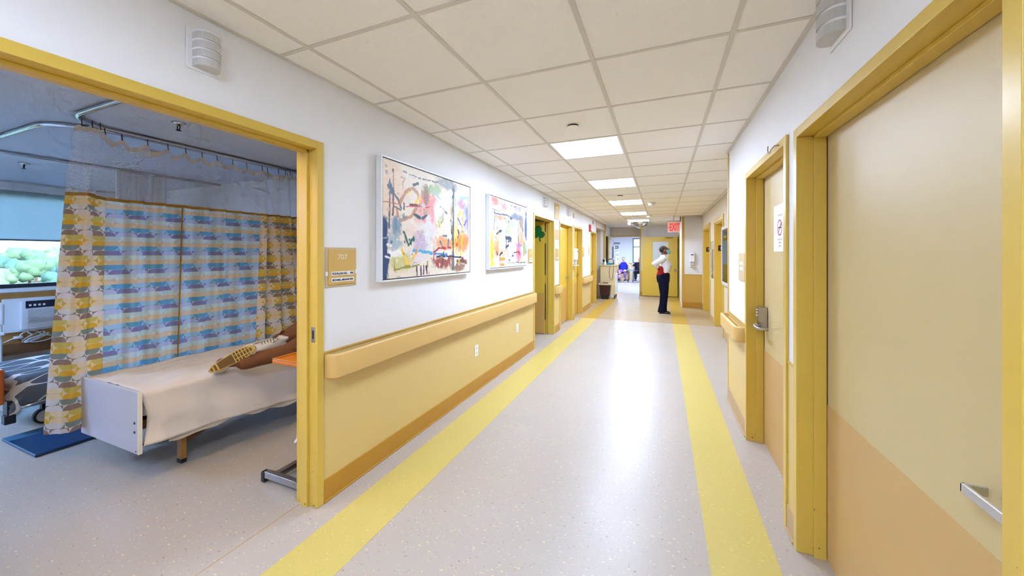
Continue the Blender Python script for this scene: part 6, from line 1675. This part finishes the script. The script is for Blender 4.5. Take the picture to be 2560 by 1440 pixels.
for s, x0, x1, x2 in ((1, -3.22, -3.14, -3.32), (-1, -3.60, -3.64, -3.50)):
    b.capsule((x0, 2.90, 0.74), (x1, 2.68, 0.70), 0.045, 0.038); b.capsule((x1, 2.68, 0.70), (x2, 2.74, 0.86), 0.037, 0.028)
    hand(b, (x2, 2.74, 0.86), (-s * 0.8, 0.4, 0.0), (0, 0.1, 1), -s, 1.0, 0.3)
legs1 = [(-3.12, 2.50, 0.70), (-2.93, 2.12, 0.685), (-2.995, 1.80, 0.675)]
legs2 = [(-3.27, 2.54, 0.74), (-3.16, 2.42, 0.80), (-3.27, 2.27, 0.715)]
for lg in (legs1, legs2):
    b.capsule(lg[0], lg[1], 0.075, 0.055); b.capsule(lg[1], lg[2], 0.052, 0.035)
b.capsule(legs1[2], (-3.13, 1.735, 0.68), 0.034); b.capsule(legs2[2], (-3.33, 2.13, 0.69), 0.034)
organic('body', b, 'skin_dark', lie, 0.008, 4)
face_parts(HPl, hrl, lie, 1.0)
MB().ell(HPl(-0.02, 0, 0.036), 0.095, 0.080, 0.090, rot=hrl).build('hair', 'hair_dark', lie, smooth=True)
c = MB()
c.loft([((-3.17, 2.46, 0.73), (0.175, 0.05, 0), (0, 0, 0.115)), ((-3.28, 2.62, 0.74), (0.18, 0.05, 0), (0, 0, 0.125)), ((-3.40, 2.85, 0.75), (0.20, 0.03, 0), (0, 0, 0.125)), ((-3.43, 2.95, 0.75), (0.10, 0.02, 0), (0, 0, 0.08))], 20)
for x0, x1, x2 in ((-3.22, -3.12, -3.20), (-3.60, -3.64, -3.54)):
    c.capsule((x0, 2.90, 0.74), (x1, 2.68, 0.71), 0.062, 0.054)
organic('shirt', c, 'grey_shirt', lie, 0.012, 4)
c = MB()
c.capsule((-3.20, 2.56, 0.735), (-3.14, 2.46, 0.735), 0.13, 0.115)
for lg, rr in ((legs1, (0.092, 0.066, 0.055)), (legs2, (0.098, 0.080, 0.056))):
    c.capsule(lg[0], lg[1], rr[0], rr[1]); 
c.capsule(legs1[1], (-2.985, 1.83, 0.676), 0.066, 0.056)
c.capsule(legs2[1], (-3.255, 2.285, 0.722), 0.080, 0.060)
# loose cuffs and creases
c.loft([((-2.975, 1.87, 0.678), (0.062, 0.02, 0), (0, 0, 0.060)), ((-3.0, 1.80, 0.676), (0.060, 0.02, 0), (0, 0, 0.060))], 16)
c.capsule((-2.95, 2.0, 0.70), (-2.91, 2.09, 0.72), 0.04, 0.03); c.capsule((-2.96, 1.93, 0.70), (-2.98, 1.88, 0.705), 0.035, 0.03)
organic('trousers', c, 'brown_cloth', lie, 0.009, 4)
# loose flap of the far trouser cuff
fl = MB().grid(lambda a, b_: (-3.20 - 0.09 * a, 2.245 + 0.05 * b_ + 0.02 * math.sin(a * 3), 0.80 - 0.135 * a + 0.02 * math.sin(b_ * 3)), 8, 6).build('trouser_cuff', 'brown_cloth', lie, smooth=True)
fl.modifiers.new('thick', 'SOLIDIFY').thickness = 0.006
M['shoe_white'] = plain('shoe_leather', (212, 204, 196), 0.55, var=0.06)
M['shoe_sole'] = plain('shoe_rubber', (196, 164, 84), 0.6, var=0.12)
M['shoe_tread'] = plain('shoe_tread', (104, 72, 22), 0.7, var=0.15)
def shoe(org, toe, up, label, s=1.0):
    """org = heel centre at sole level, toe = heel-to-toe direction, up = instep direction"""
    o_, t_, u_ = Vector(org), Vector(toe).normalized(), Vector(up)
    u_ = (u_ - t_ * u_.dot(t_)).normalized(); r_ = t_.cross(u_)
    P = lambda a, b_, d: o_ + (t_ * a + r_ * b_ + u_ * d) * s
    A = lambda v: tuple(r_ * v * s)
    U = lambda v: tuple(u_ * v * s)
    up_ = MB()
    up_.loft([(P(-0.028, 0, 0.045), A(0.022), U(0.025)), (P(-0.015, 0, 0.055), A(0.033), U(0.045)), (P(0.03, 0, 0.062), A(0.037), U(0.055)), (P(0.09, 0, 0.055), A(0.038), U(0.048)), (P(0.15, 0, 0.044), A(0.043), U(0.036)), (P(0.205, 0, 0.034), A(0.043), U(0.027)), (P(0.235, 0, 0.028), A(0.030), U(0.018))], 20)
    up_.loft([(P(0.0, 0, 0.09), tuple(t_ * 0.045 * s), A(0.037)), (P(0.004, 0, 0.125), tuple(t_ * 0.046 * s), A(0.037))], 16)
    sh = organic('shoe', up_, 'shoe_white', lie, 0.007, 3)
    if label: sh['label'] = label
    out = []
    n = 28
    for k in range(n):
        a = 2 * PI * k / n
        ca, sa = math.cos(a), math.sin(a)
        wdt = 0.034 + 0.013 * (0.5 + 0.5 * ca) - 0.006 * math.exp(-((ca + 0.15) / 0.35) ** 2)
        out.append((0.102 + 0.140 * ca, wdt * sa))
    MB().prism(out, lambda a, b_, d: P(a, b_, d), 0.0, 0.026).build('shoe_sole', 'shoe_sole', sh, bevel=0.004)
    MB().prism([(0.102 + (a - 0.102) * 0.9, b_ * 0.82) for a, b_ in out], lambda a, b_, d: P(a, b_, d), -0.0025, 0.001).build('outsole', 'shoe_tread', sh)
    for k in range(7):
        a = 0.115 + k * 0.018
        MB().obox(P(a, 0, -0.003), t_ * 0.0026 * s, r_ * (0.034 if k < 5 else 0.026) * s, u_ * 0.003 * s).build('tread_bar', 'shoe_sole', sh)
    for b_ in (-0.014, 0.014): MB().obox(P(0.17, b_, -0.003), t_ * 0.05 * s, r_ * 0.0026 * s, u_ * 0.003 * s).build('tread_bar', 'shoe_sole', sh)
    for k in range(2): MB().obox(P(-0.005 + k * 0.022, 0, -0.003), t_ * 0.004 * s, r_ * 0.024 * s, u_ * 0.003 * s).build('tread_bar', 'shoe_sole', sh)
    lc = MB()
    for k in range(5):
        a = 0.075 + k * 0.02; z = 0.112 - k * 0.0085
        lc.tube([P(a, -0.026, z - 0.020), P(a + 0.006, -0.010, z - 0.002), P(a + 0.006, 0.010, z - 0.002), P(a, 0.026, z - 0.020)], 0.0028 * s, 6)
    lc.tube([P(0.07, 0.0, 0.115), P(0.055, 0.03, 0.128), P(0.08, 0.045, 0.11), P(0.075, 0.01, 0.115), P(0.05, -0.03, 0.125), P(0.09, -0.042, 0.10)], 0.0026 * s, 6)
    lc.build('laces', plain('laces', (92, 78, 58), 0.8), sh, smooth=True)
# near foot: sole turned to the corridor; far foot: lying on its side
n_ = Vector((0.75, -0.60, 0.28)); tdir = Vector((0.55, 0.70, 0.47))
shoe((-3.085, 1.665, 0.660), tdir, -n_, 'white shoe with its yellow-brown sole turned to the corridor', 1.16)
shoe((-3.245, 2.305, 0.655), (-0.42, -0.90, 0.0), (0.45, -0.22, 0.86), None, 1.02)

# ---- two people sitting in the dayroom
def sitter(x, y, label, skin, top, bottom, lean, glasses, headturn, armx, sleeve=None, voxel=0.011):
    t = thing('person', label, 'person', (x, y, 0.0))
    Q = lambda a, b_, d: (x + a, y + b_, d)
    b = MB()
    HPs, hrs = head_mesh(b, Q(lean, -0.02, 1.235), (headturn, -1, -0.08), (0, 0.05, 1), 1.0)
    b.capsule(Q(lean * 0.8, 0.04, 1.08), Q(lean, 0.01, 1.18), 0.06, 0.056)
    b.loft([(Q(0, 0.10, 0.52), (0.17, 0, 0), (0, 0.12, 0)), (Q(lean * 0.3, 0.12, 0.72), (0.16, 0, 0), (0, 0.12, 0)), (Q(lean * 0.6, 0.12, 0.95), (0.18, 0, 0), (0, 0.11, 0)), (Q(lean * 0.8, 0.08, 1.08), (0.10, 0, 0), (0, 0.07, 0))])
    for s in (-1, 1):
        sx = lean * 0.7 + s * 0.19
        e = armx[0 if s < 0 else 1]
        b.capsule(Q(sx, 0.10, 1.02), Q(*e[0]), 0.048, 0.040); b.capsule(Q(*e[0]), Q(*e[1]), 0.039, 0.028)
        f_ = Vector(e[1]) - Vector(e[0])
        hand(b, Q(*e[1]), f_, (0, 0.2, 1), -s, 1.0, 0.5)
        b.capsule(Q(s * 0.10, 0.05, 0.58), Q(s * 0.14, -0.36, 0.57), 0.085, 0.062); b.capsule(Q(s * 0.14, -0.36, 0.57), Q(s * 0.14, -0.42, 0.19), 0.058, 0.040)
        b.capsule(Q(s * 0.14, -0.40, 0.165), Q(s * 0.15, -0.55, 0.15), 0.036, 0.028)
    organic('body', b, skin, t, 0.010, 4)
    face_parts(HPs, hrs, t, 1.0, glasses=glasses)
    MB().ell(HPs(-0.025, 0, 0.040), 0.094, 0.081, 0.088, rot=hrs).build('hair', 'hair_dark', t, smooth=True)
    c = MB()
    c.loft([(Q(0, 0.06, 0.53), (0.21, 0, 0), (0, 0.16, 0)), (Q(lean * 0.3, 0.09, 0.72), (0.20, 0, 0), (0, 0.165, 0)), (Q(lean * 0.6, 0.10, 0.95), (0.20, 0, 0), (0, 0.14, 0)), (Q(lean * 0.8, 0.08, 1.06), (0.14, 0, 0), (0, 0.10, 0)), (Q(lean * 0.8, 0.07, 1.10), (0.08, 0, 0), (0, 0.075, 0))], 20)
    if sleeve:
        for s in (-1, 1):
            e = armx[0 if s < 0 else 1]; sx = lean * 0.7 + s * 0.19
            c.capsule(Q(sx, 0.10, 1.02), tuple(Vector(Q(sx, 0.10, 1.02)).lerp(Vector(Q(*e[0])), sleeve)), 0.068, 0.058)
    organic('top_garment', c, top, t, voxel, 4)
    c = MB()
    c.loft([(Q(0, 0.08, 0.50), (0.20, 0, 0), (0, 0.16, 0)), (Q(0, 0.08, 0.64), (0.20, 0, 0), (0, 0.16, 0))], 20)
    for s in (-1, 1):
        c.capsule(Q(s * 0.10, 0.05, 0.585), Q(s * 0.14, -0.36, 0.575), 0.115, 0.088); c.capsule(Q(s * 0.14, -0.36, 0.57), Q(s * 0.14, -0.42, 0.24), 0.085, 0.065)
    organic('lower_garment', c, bottom, t, voxel, 4)
    for s in (-1, 1):
        MB().loft([(Q(s * 0.14, -0.36, 0.165), (0.035, 0, 0), (0, 0, 0.035)), (Q(s * 0.14, -0.42, 0.17), (0.044, 0, 0), (0, 0, 0.042)), (Q(s * 0.15, -0.56, 0.155), (0.044, 0, 0), (0, 0, 0.026)), (Q(s * 0.15, -0.60, 0.15), (0.03, 0, 0), (0, 0, 0.014))], 14).build('shoe', 'black', t, smooth=True)
    return t, Q
M['blue_cloth'] = cloth('blue_top', (34, 40, 168), 0.0, var=0.1)
M['floral'] = cloth('floral_wrap', (170, 110, 150), 0.0)
def floral():
    m, t, b = new_mat('floral_print')
    v = t.nodes.new('ShaderNodeTexVoronoi'); v.inputs['Scale'].default_value = 17; t.links.new(position(t), v.inputs['Vector'])
    r = t.nodes.new('ShaderNodeValToRGB'); e = r.color_ramp.elements
    e[0].position = 0.0; e[0].color = lin((232, 216, 232)); e[1].position = 1.0; e[1].color = lin((92, 40, 96))
    for p, cc in ((0.3, (206, 150, 190)), (0.55, (150, 60, 110)), (0.75, (70, 60, 120))):
        q = e.new(p); q.color = lin(cc)
    sp = t.nodes.new('ShaderNodeSeparateColor'); t.links.new(v.outputs['Color'], sp.inputs[0]); t.links.new(sp.outputs[0], r.inputs[0])
    t.links.new(r.outputs[0], b.inputs['Base Color']); b.inputs['Roughness'].default_value = 0.9
    return m
M['floral'] = floral()
M['dark_cloth'] = cloth('dark_clothes', (26, 26, 44), 0.0, var=0.1)
sitter(-1.98, 20.75, 'seated person in a bright blue sleeveless top and floral skirt in the dayroom', 'skin_light', 'blue_cloth', 'floral', 0.04, True, 0.15,
       [((-0.34, 0.0, 0.86), (-0.30, -0.22, 0.74)), ((0.36, 0.0, 0.88), (0.42, -0.20, 0.78))])
sitter(-1.16, 20.85, 'seated person in dark clothes at the edge of the dayroom opening', 'skin_mid', 'dark_cloth', 'dark_cloth', 0.05, False, -0.5,
       [((-0.32, -0.05, 0.86), (-0.34, -0.28, 0.74)), ((0.32, -0.05, 0.82), (0.22, -0.26, 0.72))], sleeve=0.8)
# floral wrap spilling over the knees
# ================================================================== OUTSIDE THE WINDOWS
def ground_z(x):
    d = max(0.0, -x - 150.0)
    return -13.5 + d * 0.034
m = MB().grid(lambda a, b: (-30 - a * 620, -320 + b * 900, ground_z(-30 - a * 620) - 0.2), 40, 10)
tag(m.build('ground', plain('far_grass', (88, 104, 80), 0.9, var=0.2, scale=0.05), smooth=True), kind='structure')
M['crown'] = [plain('crown_%d' % i, c, 0.95, var=0.28, scale=0.55, bump=0.0) for i, c in enumerate(((84, 112, 84), (100, 124, 92), (68, 102, 92)))]
M['trunk'] = plain('bark', (96, 78, 58), 0.9)
def lump(seed):
    r = random.Random(seed)
    bm = bmesh.new()
    for k in range(9):
        a = r.uniform(0, 2 * PI); q = r.uniform(0.0, 0.62)
        c = Vector((q * math.cos(a), q * math.sin(a), r.uniform(0.35, 1.15)))
        s = r.uniform(0.34, 0.55)
        g = bmesh.ops.create_icosphere(bm, subdivisions=2, radius=s, matrix=Matrix.Translation(c))
        for v_ in g['verts']:
            d = (v_.co - c).normalized()
            v_.co += d * r.uniform(-0.11, 0.13) * s * 2
    me = bpy.data.meshes.new('crown'); bm.to_mesh(me); bm.free()
    me.polygons.foreach_set('use_smooth', [True] * len(me.polygons))
    return me
crowns = []
for i in range(4):
    me = lump(i + 3); me.materials.append(M['crown'][i % 3]); crowns.append(me)
tk = MB().tube([(0, 0, -0.5), (0.02, 0, 0.2), (0, 0.03, 0.7)], [0.09, 0.07, 0.04], 7)
trunk = None
rr = random.Random(11)
n_tree = 0
for row, d in enumerate((194, 211, 229, 247, 266, 286, 307, 330, 355, 382, 410, 440)):
    cnt = int(0.36 * d / 14.2)
    for k in range(cnt):
        ratio = 0.10 + 0.36 * (k + 0.5 + (0.5 if n_tree % 2 else 0) * 0 + rr.uniform(-0.06, 0.06) + (row % 2) * 0.5 - 0.25) / cnt
        x = -d * rr.uniform(0.993, 1.007); y = -x * ratio
        s = rr.uniform(4.8, 6.2)
        z = ground_z(x)
        t = thing('tree', 'hazy green tree in the wooded view outside the room window', 'tree', (x, y, z), 'trees outside the room window')
        o = bpy.data.objects.new('crown', crowns[n_tree % 4]); COL.objects.link(o); o.parent = t
        o.location = (0, 0, s * 0.25); o.scale = (s, s, s * rr.uniform(0.8, 1.05)); o.rotation_euler = (0, 0, rr.uniform(0, 6))
        if trunk is None:
            me = bpy.data.meshes.new('trunk'); me.from_pydata(tk.v, [], tk.f); me.materials.append(M['trunk']); trunk = me
        o = bpy.data.objects.new('trunk', trunk); COL.objects.link(o); o.parent = t; o.scale = (s, s, s)
        n_tree += 1
def house(x, y, w_, d_, h_, mat, roof, label):
    z = ground_z(x)
    t = thing('house', label, 'house', (x, y, z), 'houses outside the room window')
    MB().box(x - d_ / 2, x + d_ / 2, y - w_ / 2, y + w_ / 2, z - 0.5, z + h_).build('walls', mat, t)
    MB().box(x - d_ / 2 - 0.3, x + d_ / 2 + 0.3, y - w_ / 2 - 0.3, y + w_ / 2 + 0.3, z + h_, z + h_ + 0.6).build('roof', roof, t)
    n = max(2, int(w_ // 3))
    for k in range(n):
        yy = y - w_ / 2 + (k + 0.5) * w_ / n
        MB().box(x + d_ / 2, x + d_ / 2 + 0.06, yy - 0.5, yy + 0.5, z + h_ * 0.4, z + h_ * 0.8).build('window', 'ink', t)
M['brick_pink'] = plain('brick_pink', (206, 150, 130), 0.9); M['stucco'] = plain('stucco', (226, 218, 210), 0.9); M['roof_grey'] = plain('roof_pale', (206, 204, 204), 0.9)
house(-168, 45.5, 10, 9, 5.2, 'brick_pink', 'roof_grey', 'pink brick house at the foot of the view outside the window')
house(-160, 34.0, 9, 8, 3.8, 'stucco', 'roof_grey', 'low pale house outside the window, left of the pink one')
house(-175, 57.5, 9, 8, 4.4, 'stucco', 'roof_grey', 'pale house outside the window beyond the pink one')
house(-257, 66.0, 9, 6, 4.5, 'stucco', 'brick_pink', 'far pale house among the trees outside the window')
